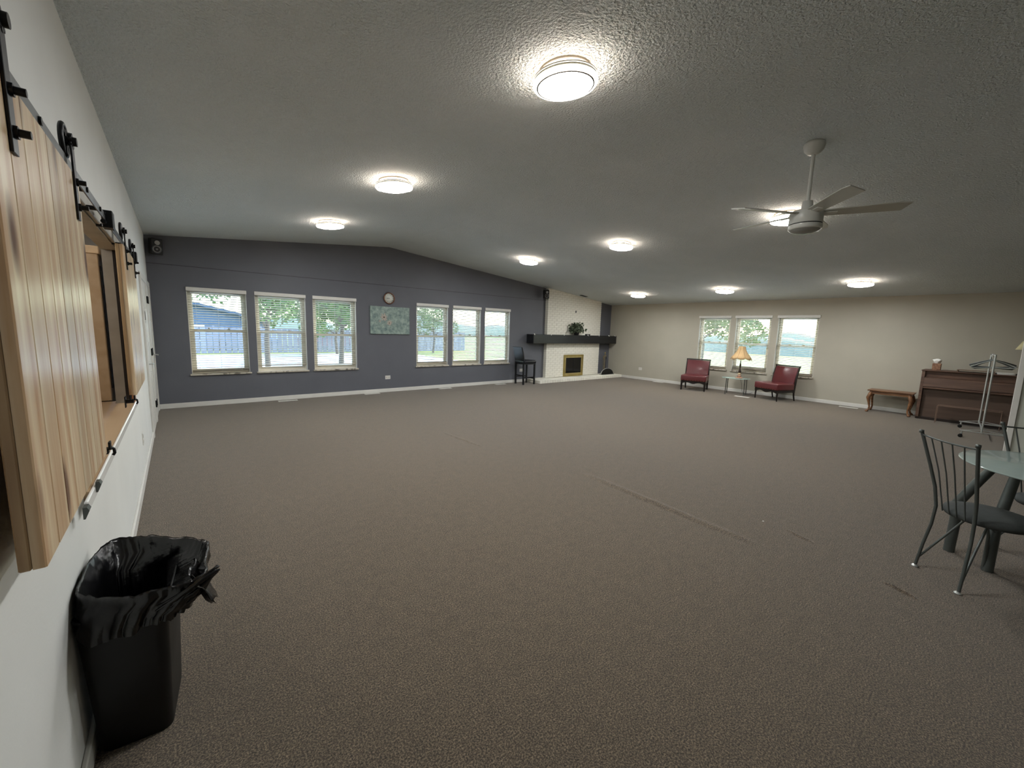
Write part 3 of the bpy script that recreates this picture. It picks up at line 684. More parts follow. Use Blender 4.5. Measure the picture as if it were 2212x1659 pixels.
# mantel
ma = thing('mantel_beam', 'thick black-stained timber mantel across the brick chimney', 'mantel', (0, 0, 0))
mg = MB(); mg.box(8.006, XR-.02, 8.775, FPY-.004, 1.155, 1.418, bev=.008); mg.box(8.006, FPX0-.002, FPY-.004, YD-.001, 1.155, 1.418); mg.box(FPX1+.002, XR-.02, FPY-.004, YD-.001, 1.155, 1.418)
mg.obj('beam', M_MANTEL, ma)
for i, u in enumerate((8.04, 8.72, 9.28, 10.42, 10.98, 11.52, 11.86)):
    lb = ('white clip at the left end of the black mantel', 'white clip on the mantel left of the chimney edge', 'white clip on the mantel left of the leafy plant', 'white clip in front of the small black box on the mantel',
          'white clip on the mantel right of the small black box', 'white clip on the mantel near the room corner', 'white clip at the right end of the black mantel')[i]
    t = thing('mantel_clip', lb, 'clip', (u, 8.79, 1.418), group='white clips along the mantel')
    MB().lathe([(0, 0), (.018, 0), (.02, .01), (.014, .022), (0, .026)], 16).obj('knob', M_LIGHTW, t)
    MB().box(-.012, .012, -.022, -.0175, -.02, .012, bev=.002).obj('hook', M_LIGHTW, t)
tag(MB().box(10.40, 10.58, 8.82, 8.90, 1.419, 1.462, bev=.006).obj('small_box', M_BLKPL), 'small flat black box on the mantel right of the plant', 'box')
# plant
M_LEAF = mat('grey_green_leaf', '#3c4a34', .5, col2='#6f7a64', scale=7, rnd=.25); 
pl = thing('potted_plant', 'bushy artificial greenery in a dark pot on the mantel', 'plant', (9.93, 8.855, 1.419))
MB().lathe([(0, 0), (.07, 0), (.075, .02), (.095, .10), (.10, .11), (.09, .11), (.085, .095), (0, .09)], 24).obj('pot', M_BLKPL, pl)
lf = MB().add([(0, 0, 0), (.022, .020, .004), (.028, .045, 0), (0, .075, -.006), (-.028, .045, 0), (-.022, .020, .004), (0, .04, .006)], [(0, 1, 6), (1, 2, 6), (2, 3, 6), (3, 4, 6), (4, 5, 6), (5, 0, 6)]).mesh('leaf'); lf.materials.append(M_LEAF)
st = MB()
for k in range(270):
    th = random.uniform(0, 2*PI); ph = random.uniform(-.35, 1.35); R = random.uniform(.10, .235)
    p = Vector((math.cos(th)*math.cos(ph)*R*1.55, max(-.1, min(.045, math.sin(th)*math.cos(ph)*R*.75)), .15+math.sin(ph)*R*1.05))
    if p.z < .02: p.z = .02
    if abs(p.x) < .13 and p.z < .12: p.z += .1
    if k % 3 == 0: st.tube([(0, 0, .1), (p.x*.5, p.y*.5, .1+(p.z-.1)*.65), tuple(p)], .0022, 4)
    o = bpy.data.objects.new('leaf', lf); COL.objects.link(o); o.parent = pl; o.location = p; s = random.uniform(.8, 1.4); o.scale = (s, s, s)
    o.rotation_euler = (random.uniform(-1.2, 1.2), random.uniform(-1, 1), random.uniform(0, 6.28))
st.obj('stems', M_LEAF, pl)
# hook on the chimney and sensor on ceiling
tag(MB().box(9.94, 9.985, FPY-.022, FPY-.004, 2.13, 2.20, bev=.006).obj('wall_hook', M_GREYMETAL), 'small grey hook on the white bricks above the plant', 'hook')
t = thing('ceiling_vent', 'small dark vent at the ceiling just above the brick chimney', 'vent', (10.1, 8.78, zc(10.1)-.001)); t.rotation_euler = (0, math.atan(.0972), 0)
MB().box(-.15, .15, -.05, .05, -.008, 0, bev=.002).obj('rim', M_GREYMETAL, t)
for k in range(5): MB().box(-.13, .13, -.04+k*.018, -.03+k*.018, -.014, -.008).obj('louvre', M_BLKPL, t)
# half-round log holder and poker
lg = thing('log_holder', 'half-round black fireside log holder with chrome rim on the hearth', 'log holder', (11.50, 8.76, .094), 0)
P = [(math.cos(a)*.33, math.sin(a)*.20) for a in [PI*i/20 for i in range(21)]]
MB().prism(P, 'y', -.02, .02).obj('panel', M_BLKPL, lg)
MB().tube([(x, 0, z) for x, z in P], .012, 8).obj('rim', M_CHROME, lg)
MB().box(-.33, .33, -.06, .06, -.002, .01, bev=.002).obj('base', M_BLKPL, lg)
pk = thing('fireside_tools', 'slim fireside tool stand with poker and brass handles behind the log holder', 'tool set', (11.56, 8.93, .094), 0)
MB().lathe([(0, 0), (.07, 0), (.07, .012), (.02, .02), (0, .02)], 24).obj('base', M_BLKPL, pk)
MB().cyl((0, 0, .02), (0, 0, .70), .009, 10).obj('pole', M_BRASS, pk)
MB().lathe([(0, .70), (.018, .705), (.022, .73), (.012, .76), (0, .765)], 16).obj('finial', M_BRASS, pk)
MB().tube([(-.09, -.0, .58), (-.05, 0, .64), (0, 0, .60), (.05, 0, .64), (.09, 0, .58)], .006, 8).obj('hanger_arm', M_BRASS, pk)
for dx, m_ in ((-.07, M_BRASS), (.07, M_BLKPL)): MB().cyl((dx, 0, .08), (dx, 0, .50), .006, 8).cyl((dx, 0, .50), (dx, 0, .60), .012, 10).box(dx-.03, dx+.03, -.005, .005, .04, .10, bev=.003).obj('tool', m_, pk)

# ------------------------------------------------------------------ bar stool
def soft_box(name, m, parent, x0, x1, y0, y1, z0, z1, lv=2, bev=.02, crown=.0):
    b = MB(); nx, ny = 4, 4
    o = MB().box(x0, x1, y0, y1, z0, z1).obj(name, m, parent); bevel(o, bev, 4)
    for p in o.data.polygons: p.use_smooth = True
    return o
bs = thing('bar_stool', 'black leather counter stool in front of the far-wall windows beside the fireplace', 'bar stool', (7.64, 8.70, 0), math.radians(-90-2))
# local: forward +y ; stool faces +x world
sw = .215
for sx in (-1, 1):
    MB().prism([(-.205, 0), (-.165, 0), (-.175, .64), (-.215, .64)], 'x', sx*.175-.019, sx*.175+.019).obj('leg', M_DWOOD if False else M_BLKPL, bs)
    MB().prism([(.195, 0), (.228, 0), (.232, .60), (.190, .60)], 'x', sx*.175-.019, sx*.175+.019).obj('leg', M_BLKPL, bs)
    MB().box(sx*.175-.009, sx*.175+.009, -.17, .20, .19, .22, bev=.003).obj('stretcher', M_BLKPL, bs)
for y in (-.18, .21): MB().box(-.16, .16, y-.009, y+.009, .24 if y < 0 else .15, .27 if y < 0 else .18, bev=.003).obj('stretcher', M_BLKPL, bs)
MB().box(-.19, .19, -.20, .225, .57, .605, bev=.004).obj('apron', M_BLKPL, bs)
soft_box('seat', M_DLEAT, bs, -.215, .215, -.215, .25, .60, .69, bev=.03)
bk = MB(); rowsB = [(-.19, .66), (-.215, .80), (-.245, .93), (-.29, 1.06)]
P = []
for sgn, ysh in ((1, .02), (-1, -.02)):
    pass
pr_ = [(y+.022, z) for y, z in rowsB]+[(y-.022, z) for y, z in rowsB[::-1]]
bo = bk.prism(pr_, 'x', -.205, .205).obj('backrest', M_DLEAT, bs); bevel(bo, .012, 3)
# ------------------------------------------------------------------ red slipper chairs
def red_chair(loc, rz, label):
    t = thing('slipper_chair', label, 'chair', loc, rz, group='oxblood slipper chairs by the beige wall')
    for sx in (-1, 1):
        MB().tube([(sx*.30, .27, 0), (sx*.298, .272, .12), (sx*.295, .265, .25)], [.018, .023, .028], 4).obj('leg', M_DWOOD, t)
        MB().tube([(sx*.29, -.31, 0), (sx*.29, -.275, .12), (sx*.29, -.255, .28)], [.018, .022, .027], 4).obj('leg', M_DWOOD, t)
        ps = [(-.22, .20), (-.27, .20), (-.30, .55), (-.37, .84), (-.335, .85), (-.262, .56)]
        bevel(MB().prism(ps, 'x', sx*.305-.012, sx*.305+.012).obj('back_post', M_DWOOD, t), .003, 2)
    ap = MB(); n = 16; poly = [(-.315, .27)]+[(-.315+.63*i/n, .205-.018*math.cos(4*PI*i/n)*(1 if 0 < i < n else .5)) for i in range(n+1)]+[(.315, .27)]
    ap.prism(poly, 'y', .265, .29).obj('front_rail', M_DWOOD, t)
    MB().box(-.31, -.29, -.25, .265, .21, .27).box(.29, .31, -.25, .265, .21, .27).box(-.29, .29, -.27, -.25, .21, .27).obj('side_rails', M_DWOOD, t)
    soft_box('seat', M_RED, t, -.325, .325, -.235, .315, .262, .425, bev=.03)
    bp = [(-.215, .40), (-.262, .60), (-.325, .825), (-.352, .82), (-.295, .58), (-.262, .40)]
    b = MB().prism(bp, 'x', -.292, .292).obj('backrest', M_RED, t); bevel(b, .014, 4)
    for p in b.data.polygons: p.use_smooth = True
    MB().prism([(-.318, .826), (-.375, .826), (-.38, .856), (-.325, .858)], 'x', -.317, .317).obj('top_rail', M_DWOOD, t)
    for i in range(9): MB().lathe([(0, 0), (.006, 0), (.004, .004), (0, .005)], 8, Matrix.Translation((-.27+.0675*i, .3155, .285)) @ Matrix.Rotation(-PI/2, 4, 'X')).obj('nailhead', M_BRASS, t)
    return t
red_chair((11.25, 5.51, 0), math.radians(197-90), 'oxblood leather armless chair nearest the fireplace, left of the glass side table')
red_chair((11.44, 3.565, 0), math.radians(158-90), 'oxblood leather armless chair turned sideways, right of the glass side table')
# glass side table and lamp
ST = .44
gt = thing('side_table', 'low frosted glass side table with chrome legs between the red chairs', 'side table', (11.42, 4.47, 0), math.radians(12))
P = [(math.cos(a)*(.22+.02*math.cos(2*a)), math.sin(a)*(.335+.02*math.sin(a))) for a in [2*PI*i/40 for i in range(40)]]
bevel(MB().prism(P, 'z', ST-.012, ST).obj('tabletop', mat('pale_table_glass', '#a9c2bb', .12, var=.03), gt), .003, 2)
for x, y in ((-.16, -.22), (-.16, .22), (.16, -.22), (.16, .24)):
    MB().cyl((x, y, 0), (x*.96, y*.97, ST-.012), .011, 12).lathe([(0, 0), (.016, 0), (.013, .02), (0, .022)], 12, Matrix.Translation((x, y, 0))).obj('leg', mat('dark_chrome', '#77797a', .25, metal=.9), gt)
lp = thing('table_lamp', 'table lamp with a beige scalloped fringed shade and turned base on the glass side table', 'lamp', (11.43, 4.42, ST+.0005))
MB().lathe([(0, 0), (.085, 0), (.09, .012), (.07, .02), (.045, .03), (.04, .05), (.05, .06), (.05, .07), (.03, .085), (.026, .09)], 28).obj('base', mat('pink_marble', '#b98d72', .3, col2='#8c5f4b', scale=25), lp)
MB().lathe([(.026, .09), (.04, .10), (.045, .115), (.03, .13), (.028, .14)], 28).obj('collar', mat('lamp_ivory', '#c9b48f', .35), lp)
MB().lathe([(.028, .14), (.036, .17), (.030, .21), (.016, .25), (.020, .30), (.024, .34), (.014, .38), (.010, .42), (.012, .46)], 24).obj('stem', mat('turned_wood', '#3b2a1f', .35), lp)
nS = 48; P = []
prof_s = [(.085, .835), (.087, .80), (.10, .745), (.13, .68), (.175, .62), (.215, .57), (.235, .53)]
for i, (r, z) in enumerate(prof_s):
    row = []
    for k in range(nS):
        a = 2*PI*k/nS; lobe = abs(math.sin(4*a)); rr = r*(1+.05*lobe*(i/6)); zz = z-(.028*lobe*(i/6)**3)
        row.append((rr*math.cos(a), rr*math.sin(a), zz))
    P.append(row)
M_SHADE = mat('beige_shade', '#c4a477', .8, var=.05, scale=30, bump=.3, bscale=120)
sh = MB().grid(P, closed_u=True).obj('lamp_shade', M_SHADE, lp)
md = sh.modifiers.new('t', 'SOLIDIFY'); md.thickness = .003
rb = MB()
for k in range(8):
    a = 2*PI*k/8; rb.tube([(r*1.005*math.cos(a), r*1.005*math.sin(a), z) for r, z in prof_s], .0035, 5)
rb.obj('rib', mat('shade_piping', '#8d6f4c', .7), sh)
hm = [(P[-1][k][0]*1.01, P[-1][k][1]*1.01, P[-1][k][2]) for k in range(nS)]; MB().tube(hm, .005, 5, closed=True).obj('piping', _M['shade_piping'], sh)
fg = MB()
for k in range(nS*2):
    a = 2*PI*k/(nS*2); p = P[-1][(k//2) % nS]; q = P[-1][((k+1)//2) % nS]; x, y, z = [(p[i]+q[i])/2 for i in range(3)]
    fg.tube([(x, y, z), (x*1.01, y*1.01, z-.02), (x*1.0, y*1.0, z-.045)], [.0015, .003, .0012], 4)
f_ = fg.obj('fringe', mat('fringe_cream', '#cbbb97', .8), sh); f_['kind'] = 'stuff'
MB().lathe([(0, .835), (.087, .835), (.087, .838), (0, .838)], 24).cyl((0, 0, .46), (0, 0, .86), .004, 8).obj('harp', M_BRASS, lp)
tag(MB().tube([(11.5, 4.40, ST-.03), (11.56, 4.39, .25), (11.6, 4.38, .09), (11.66, 4.36, .012), (11.8, 4.30, .006), (11.94, 4.25, .03)], .004, 6).obj('lamp_cord', M_BLKPL), 'thin dark lamp cord hanging below the glass side table', 'cord')

# ------------------------------------------------------------------ piano corner
BX, BY = 11.66, 1.46
be = thing('piano_bench', 'carved oak bench with cabriole claw-foot legs left of the piano', 'bench', (BX, BY, 0), 0)
bevel(MB().box(-.20, .20, -.36, .36, .455, .482).obj('seat', M_OAK, be), .006, 3)
MB().box(-.175, .175, -.325, .325, .395, .455, bev=.006).obj('apron', M_OAK, be)
for sx in (-1, 1):
    for sy in (-1, 1):
        x, y = sx*.155, sy*.30
        MB().tube([(x, y, .44), (x+sx*.01, y+sy*.015, .38), (x+sx*.022, y+sy*.035, .31), (x+sx*.008, y+sy*.015, .20), (x-sx*.002, y+sy*.0, .10), (x+sx*.01, y+sy*.012, .045), (x+sx*.02, y+sy*.03, .022)], [.028, .034, .034, .022, .015, .018, .022], 10).lathe([(0, 0), (.022, 0), (.03, .012), (.026, .03), (0, .038)], 12, Matrix.Translation((x+sx*.02, y+sy*.032, 0))).obj('leg', M_OAK, be)
pn = thing('upright_piano', 'brown walnut console piano standing against the beige wall', 'piano', (0, 0, 0))
PY0, PY1, PT = -.52, 1.03, .985
for y in (PY0, PY1-.045): MB().prism([(11.93, .05), (11.93, PT-.02), (11.42, PT-.02), (11.40, .60), (11.42, .05)], 'y', y, y+.045).obj('side_panel', M_PIANO, pn)
MB().box(11.40, 11.94, PY0-.012, PY1+.012, PT-.02, PT, bev=.006).obj('lid', M_PIANO, pn)
MB().box(11.455, 11.475, PY0+.046, PY1-.046, .845, PT-.021, bev=.003).obj('upper_panel', M_PIANO, pn)
MB().prism([(11.46, .845), (11.41, .835), (11.385, .665), (11.40, .655), (11.48, .655)], 'y', PY0+.046, PY1-.046).obj('fallboard', M_PIANO, pn)
MB().box(11.375, 11.50, PY0+.046, PY1-.046, .625, .655, bev=.004).obj('key_bed', M_PIANO, pn)
MB().box(11.47, 11.49, PY0+.046, PY1-.046, .05, .625).obj('knee_panel', mat('piano_dark_panel', '#5c4a3f', .55, scale=20, stretch=(1, .05, 1)), pn)
MB().box(11.90, 11.93, PY0+.046, PY1-.046, .05, PT-.02).obj('back', M_PIANO, pn)
MB().box(11.45, 11.93, PY0, PY1, .0, .05, bev=.004).obj('plinth', mat('piano_base', '#2b211c', .6), pn)
tb_ = thing('tissue_box', 'brown patterned tissue box with a white tissue on the piano', 'tissue box', (11.66, .86, PT))
MB().box(-.06, .06, -.06, .06, 0, .13, bev=.003).obj('box', mat('tissue_box_print', '#b28b6d', .6, col2='#6f4a38', scale=22), tb_)
def rosette():
    b = MB(); P = []
    for i in range(6):
        row = []
        for k in range(20):
            a = 2*PI*k/20; r = (.02+.045*(i/5)**.7)*(1+.25*math.sin(a*3+i*.6)+.1*random.uniform(-1, 1)) if i < 5 else .01; row.append((r*math.cos(a), r*math.sin(a), .125+.018*i+.01*math.sin(a*5)))
        P.append(row)
    b.grid(P, closed_u=True); b.lathe([(0, .225), (.03, .215), (.05, .195)], 16); return b
rosette().obj('tissue', M_LIGHTW, tb_)
bk1 = thing('open_songbook', 'thin brown folder lying flat on the piano beside the tissue box', 'folder', (11.66, .34, PT), 0)
MB().box(-.14, .14, -.24, .24, .03, .036, bev=.001).box(-.13, .13, .22, .235, 0, .03).box(-.13, .13, -.235, -.22, 0, .03).obj('cover', mat('brown_cover', '#7d6654', .6), bk1)
bk2 = thing('paper_stack', 'loose stack of white papers on the right part of the piano', 'papers', (11.66, -.02, PT), .05)
for i in range(5): MB().box(-.12, .12, -.105, .105, .002*i*3, .002*i*3+.005).obj('sheet', M_LIGHTW, bk2); bk2.children[-1].rotation_euler = (0, 0, random.uniform(-.06, .06))
l2 = thing('shaded_lamp', 'pale yellow lamp on the piano, half hidden behind the white corner trim', 'lamp', (11.72, -.23, PT))
MB().lathe([(0, 0), (.09, 0), (.08, .02), (.03, .04), (.02, .10), (.035, .16), (.02, .22), (.012, .44)], 24).obj('base', M_BLKPL, l2)
MB().lathe([(.08, .61), (.15, .46)], 32, caps=False).obj('lamp_shade', mat('pale_yellow_shade', '#d8d0a4', .8), l2)
l2.children[-1].modifiers.new('t', 'SOLIDIFY').thickness = .003
MB().cyl((0, 0, .44), (0, 0, .62), .004, 6).tube([(-.08, 0, .608), (.08, 0, .608)], .002, 4).obj('harp', M_BRASS, l2)
# slim stool/bench in front of piano
lb_ = thing('organ_bench', 'low thin-legged brown metal bench in front of the piano', 'bench', (11.15, .33, 0))
M_THIN = mat('brown_tube', '#8b7263', .4, metal=.3)
MB().tube([(0, .40, .335), (0, -.40, .335)], .006, 8).tube([(.2, .40, .335), (.2, -.40, .335)], .006, 8).obj('seat_rail', M_THIN, lb_)
MB().box(-.005, .205, -.38, .38, .322, .330, bev=.001).obj('seat', mat('bench_pad', '#5b4a40', .7), lb_)
for x in (0, .2):
    for y in (.40, -.40): MB().cyl((x, y, 0), (x, y, .335), .005, 8).obj('leg', M_THIN, lb_)
# garment rack
gr = thing('garment_rack', 'chrome rolling garment rack on casters in front of the piano', 'clothes rack', (9.85, .11, 0), math.radians(3.2))
for x in (0, 1.12):
    MB().cyl((x, 0, .12), (x, 0, 1.36), .012, 14).obj('upright', M_CHROME, gr)
    MB().tube([(x, .235, .115), (x, -.38, .115)], .011, 10).obj('base_bar', M_CHROME, gr)
    MB().tube([(x, .235, .115), (x, 0, .16), (x, -.38, .115)], .006, 6).obj('brace', M_CHROME, gr)
    for y in (.21, -.35):
        cst = MB().cyl((x, y, .10), (x, y, .055), .012, 10).obj('caster', M_CHROME, gr)
        MB().cyl((x-.012, y+.01, .028), (x+.012, y+.01, .028), .028, 18).box(x-.018, x+.018, y-.012, y+.02, .028, .062, bev=.004).obj('wheel', M_BLKPL, cst)
MB().tube([(0, 0, 1.35), (1.12, 0, 1.35)], .0125, 12).obj('hanging_bar', M_CHROME, gr)
MB().tube([(0, 0, .16), (1.12, 0, .16)], .010, 10).obj('lower_bar', M_CHROME, gr)
hcol = [mat('clear_hanger', '#aab0ad', .25, var=.05), mat('dark_hanger', '#3b3f3e', .35), mat('clear_hanger2', '#c3c8c4', .25), mat('grey_hanger', '#6d7371', .3)]
hl = ['pale hanger nearest the front of the rack', 'dark hanger second from the front of the rack', 'white hanger third along the rack', 'grey hanger hanging furthest back on the rack', 'dark tilted hanger between the pale hangers', ]
for i, (x, rz, tl, mi) in enumerate(((9.93, .10, -.05, 0), (10.0, -.12, .03, 1), (10.09, .18, -.03, 2), (10.2, -.22, .05, 3), (10.14, .3, -.12, 1))):
    t = thing('clothes_hanger', hl[i], 'hanger', (x, .125+(x-9.93)*.05, 1.35), rz, group='hangers on the chrome rack'); t.rotation_euler = (tl, 0, rz)
    hk = [(0, .022*math.sin(a), .0+.022*math.cos(a)) for a in [(-1.9+3.6*k/10) for k in range(11)]]
    MB().tube(hk+[(0, .004, -.04), (0, 0, -.075)], .0028, 6).obj('hook', M_CHROME, t)
    MB().tube([(0, -.24, -.18), (0, -.12, -.12), (0, 0, -.07), (0, .12, -.12), (0, .24, -.18), (0, .215, -.20), (0, 0, -.195), (0, -.215, -.20)], .0085, 8, closed=True).obj('shoulders', hcol[mi], t)
# ------------------------------------------------------------------ glass dining table and metal chairs
TX, TY, TR, TZ = 4.28, -.40, .535, .745
dt = thing('dining_table', 'round glass-topped dining table with thick grey metal legs', 'table', (TX, TY, 0))
MB().lathe([(0, TZ-.012), (TR-.006, TZ-.012), (TR, TZ-.008), (TR, TZ-.004), (TR-.006, TZ), (0, TZ)], 96).obj('glass_top', M_FROST, dt)
for k, (fx, fy) in enumerate(((4.33, .10), (4.16, -.09), (4.70, -.62), (3.98, -.80))):
    v = Vector((fx-TX, fy-TY, 0)); d = v.normalized() if v.length > .1 else Vector((1, 0, 0))
    if k == 0: pts = [(v.x, v.y, 0), (v.x+.0, v.y-.005, .22), (v.x+.0, v.y+.0, .37), (v.x+.0, v.y-.08, .56), (v.x, v.y-.155, .72)]
    elif k == 1: pts = [(v.x, v.y, 0), (v.x+.015, v.y, .18), (v.x+.03, v.y, .30), (v.x+.06, v.y-.03, .55), (v.x+.08, v.y-.05, .72)]
    else: pts = [(v.x, v.y, 0), (v.x*.95, v.y*.95, .22), (v.x*.93, v.y*.93, .40), (v.x*.75, v.y*.75, .58), (v.x*.55, v.y*.55, .72)]
    MB().tube(pts, [.030, .030, .030, .028, .024], 14).cyl((pts[-1][0], pts[-1][1], .715), (pts[-1][0], pts[-1][1], TZ-.0125), .03, 16).obj('leg', M_GREYMETAL, dt)
MB().tube([(.05, .345, .70), (.0, .05, .70), (-.165, -.22, .70)], .014, 8).tube([(-.04, .26, .70), (.0, .05, .70), (.23, -.12, .70)], .014, 8).obj('crossbar', M_GREYMETAL, dt)
def metal_chair(mid, ang, label):
    # local: forward +y, x to the chair's right ; rear feet at y=0
    t = thing('dining_chair', label, 'chair', (*mid, 0), ang, group='grey metal spindle-back chairs round the glass table')
    for sx in (-1, 1):
        post = MB().tube([(sx*.152, .0, .004), (sx*.143, .018, .17), (sx*.131, .038, .32), (sx*.125, .042, .45), (sx*.134, .024, .58), (sx*.151, -.012, .72), (sx*.182, -.070, .94)], [.0085, .0088, .009, .0092, .0095, .0095, .0095], 10).lathe([(0, .93), (.0125, .93), (.0125, .948), (0, .951)], 12, Matrix.Translation((sx*.1825, -.071, 0)))
        post.obj('rear_post', M_GREYMETAL, t)
        MB().lathe([(0, 0), (.018, 0), (.019, .006), (.011, .014), (0, .014)], 16, Matrix.Translation((sx*.150, -.002, 0))).obj('foot_glide', M_CHROME, t)
        MB().tube([(sx*.148, .008, .07), (sx*.10, .10, .25), (sx*.06, .185, .41)], .007, 8).obj('brace', M_GREYMETAL, t)
        MB().tube([(sx*.165, .44, .0), (sx*.155, .42, .25), (sx*.145, .36, .43)], .009, 10).obj('front_leg', M_GREYMETAL, t)
    for i in range(1, 5):
        f = i/5; xt = -.178+.356*f; xb = -.122+.244*f; bow = .012*math.sin(PI*f)
        MB().tube([(xb, .045-bow, .44), ((xt+xb)/2-.01*(2*f-1), -.008-bow, .70), (xt, -.064-bow, .915)], .0042, 6).obj('spindle', M_GREYMETAL, t)
    MB().tube([(-.18+.36*i/10, -.064-.012*math.sin(PI*i/10), .918-.006*math.sin(PI*i/10)) for i in range(11)], .0055, 8).obj('top_rail', M_GREYMETAL, t)
    MB().tube([(-.13+.26*i/8, .155+.05*math.sin(PI*i/8), .405) for i in range(9)], .006, 8).obj('under_rail', M_GREYMETAL, t)
    s = MB().lathe([(0, .425), (.17, .425), (.195, .432), (.205, .45), (.198, .468), (.16, .480), (.08, .486), (0, .487)], 40, Matrix.Translation((0, .245, -.005)), sx=1.02, sy=1.02)
    s.obj('seat', M_SEATFAB, t)
    return t
metal_chair((3.722, .12), math.radians(-135), 'nearest grey metal chair with spindle back, charcoal round seat, at the glass table')
metal_chair((4.80, -.235), math.atan2(-.28, -.48)-PI/2, 'grey metal spindle chair on the far side of the glass table, cut by the frame')
# ------------------------------------------------------------------ rubbish bin with liner
bn = thing('rubbish_bin', 'tall black plastic rubbish bin standing against the left wall under the barn door', 'bin', (-.188, 1.985, 0), math.radians(-6))
def rrect(hx, hy, r, n=8):
    out = []
    for cx, cy, a0 in ((hx-r, hy-r, 0), (-hx+r, hy-r, 90), (-hx+r, -hy+r, 180), (hx-r, -hy+r, 270)):
        for i in range(n+1):
            a = math.radians(a0+90*i/n); out.append((cx+r*math.cos(a), cy+r*math.sin(a)))
    return out
P = []
for z, hx_, hy_ in ((0, .098, .145), (.004, .101, .148), (.30, .112, .168), (.52, .121, .186), (.535, .124, .190), (.535, .119, .184), (.52, .116, .182), (.02, .094, .142)):
    P.append([(x, y, z) for x, y in rrect(hx_, hy_, .035)])
b = MB().grid(P, closed_u=True); b.add(P[0], [tuple(range(len(P[0])))[::-1]]); b.add(P[-1], [tuple(range(len(P[-1])))]); b.obj('body', M_BLKPL, bn)
def fbm(x, y, z=0.):
    import mathutils.noise as mn
    return mn.fractal(Vector((x, y, z)), .9, 2.1, 4)
ln = thing('bin_liner', 'wrinkled shiny black bag lining the rubbish bin, folded over its rim', 'bin bag', (0, 0, 0))
rim = [(-.308, 1.855), (-.312, 2.0), (-.30, 2.15), (-.25, 2.235), (-.17, 2.225), (-.07, 2.14), (.02, 2.055), (.045, 1.98), (.03, 1.86), (.022, 1.75), (-.03, 1.725), (-.10, 1.722), (-.17, 1.73), (-.25, 1.79)]
def closed_interp(pts, n):
    N = len(pts); out = []
    for i in range(n):
        t = i/n*N; k = int(t); f = t-k; p0, p1, p2, p3 = [Vector(pts[(k+j) % N]) for j in (-1, 0, 1, 2)]
        out.append(.5*((2*p1)+(-p0+p2)*f+(2*p0-5*p1+4*p2-p3)*f*f+(-p0+3*p1-3*p2+p3)*f**3))
    return out
NR = 220; rr_ = closed_interp(rim, NR); ctr = Vector((-.14, 1.97)); P = []
def sq(a):
    c, q = math.cos(a), math.sin(a); k = (abs(c)**5+abs(q)**5)**.2; return c/k, q/k
binp = lambda a, s: Vector((-.188+s*.112*sq(a)[0], 1.985+s*.174*sq(a)[1]))
prof_l = [('in', .05, .55), ('in', .15, .80), ('in', .28, .86), ('in', .40, .86), ('in', .52, .90), ('r', .56, .84), ('r', .59, .92), ('r', .612, .975), ('r', .622, 1.0), ('r', .612, 1.02), ('o', .59, 1.0), ('o', .56, .5), ('o', .53, .3), ('o', .50, .12), ('o', .475, .05)]
for i, (kd, z, s) in enumerate(prof_l):
    row = []
    for k in range(NR):
        q = rr_[k]; d = q-ctr; a = math.atan2(d.y/1.3, d.x)
        fold = fbm(k/NR*16, z*2.2, 3)*.5+.5*abs(math.sin(k/NR*2*PI*9+fbm(k/NR*9, 1)*4))
        if kd == 'in': p = binp(a, s) if s < 1 else binp(a, 1).lerp(q, .35); p = p+(p-ctr).normalized()*(-.010*fold)
        elif kd == 'r': p = ctr+(q-ctr)*s
        else:
            outp = Vector((-.188+.140*sq(a)[0], 1.985+.206*sq(a)[1])); p = outp.lerp(q, s)
            p = p+(p-ctr).normalized()*(.012*fold)
        zz = z+.010*fbm(k/NR*14, i*.3, 9)
        if kd == 'o' and z < .57:
            right = max(0, math.cos(a+.5))
            if z > .474: p = p+(p-ctr).normalized()*.045*right*(.7+.6*fold)*(1 if z > .50 else .7)
            zz += .03*fbm(k/NR*8, 4.2)*(.59-z)*8
        zz += {True: .0, False: 0}[True]
        p.x = max(p.x, XL+.004+.0*z)
        row.append((p.x+.004*fbm(k*.21, z*9, 2), p.y+.004*fbm(k*.23, z*8, 5), zz+.004*fbm(k*.3, z*7)))
    P.append([(max(x, XL+.003), y, z) for x, y, z in row])
M_BAG = mat('shiny_black_film', '#0b0b0d', .26, var=.2, bump=.45, bscale=15, bdist=.014, spec=.6)
lo_ = MB().grid(P, closed_u=True).obj('film', M_BAG, ln)
# gathered tuft of film on the right-hand side
tf = MB(); 
for j in range(16):
    a = j/15; y0 = 1.70+.05*a
    base = Vector((-.115+.006*j, 1.728+random.uniform(-.004, .006), .545+.012*math.sin(j*1.3)))
    tip = Vector((.058+random.uniform(-.008, .010), 1.735+.012*j*.6, .625+.010*math.sin(j*2.1)-.003*j))
    mid_ = base.lerp(tip, .55)+Vector((0, -.02-.006*math.sin(j), .012*math.cos(j*1.7)))
    tf.tube([base, base.lerp(mid_, .5)+Vector((0, -.006, 0)), mid_, mid_.lerp(tip, .6)+Vector((0, -.004, .004)), tip], [.003, .008, .010, .008, .004], 6)
tf.obj('gathered_film', M_BAG, ln)
fl = MB(); P = []
for i in range(9):
    row = []
    for j in range(15):
        u, v = j/14, i/8
        row.append((-.01+.058*v+.012*math.sin(u*9+v*3), 1.70+.24*u+.01*math.sin(v*7), .60-.13*v*(.6+.4*math.sin(PI*(.15+.85*(1-u))))+.008*math.sin(u*23+v*5)))
    P.append(row)
fo = MB().grid(P).obj('side_flap', M_BAG, ln); fo.modifiers.new('t', 'SOLIDIFY').thickness = .0015
# specks on the carpet
tag(MB().box(3.68, 3.692, 1.115, 1.127, .004, .010, bev=.002).obj('paper_scrap', M_LIGHTW), 'tiny white scrap on the open carpet', 'scrap')

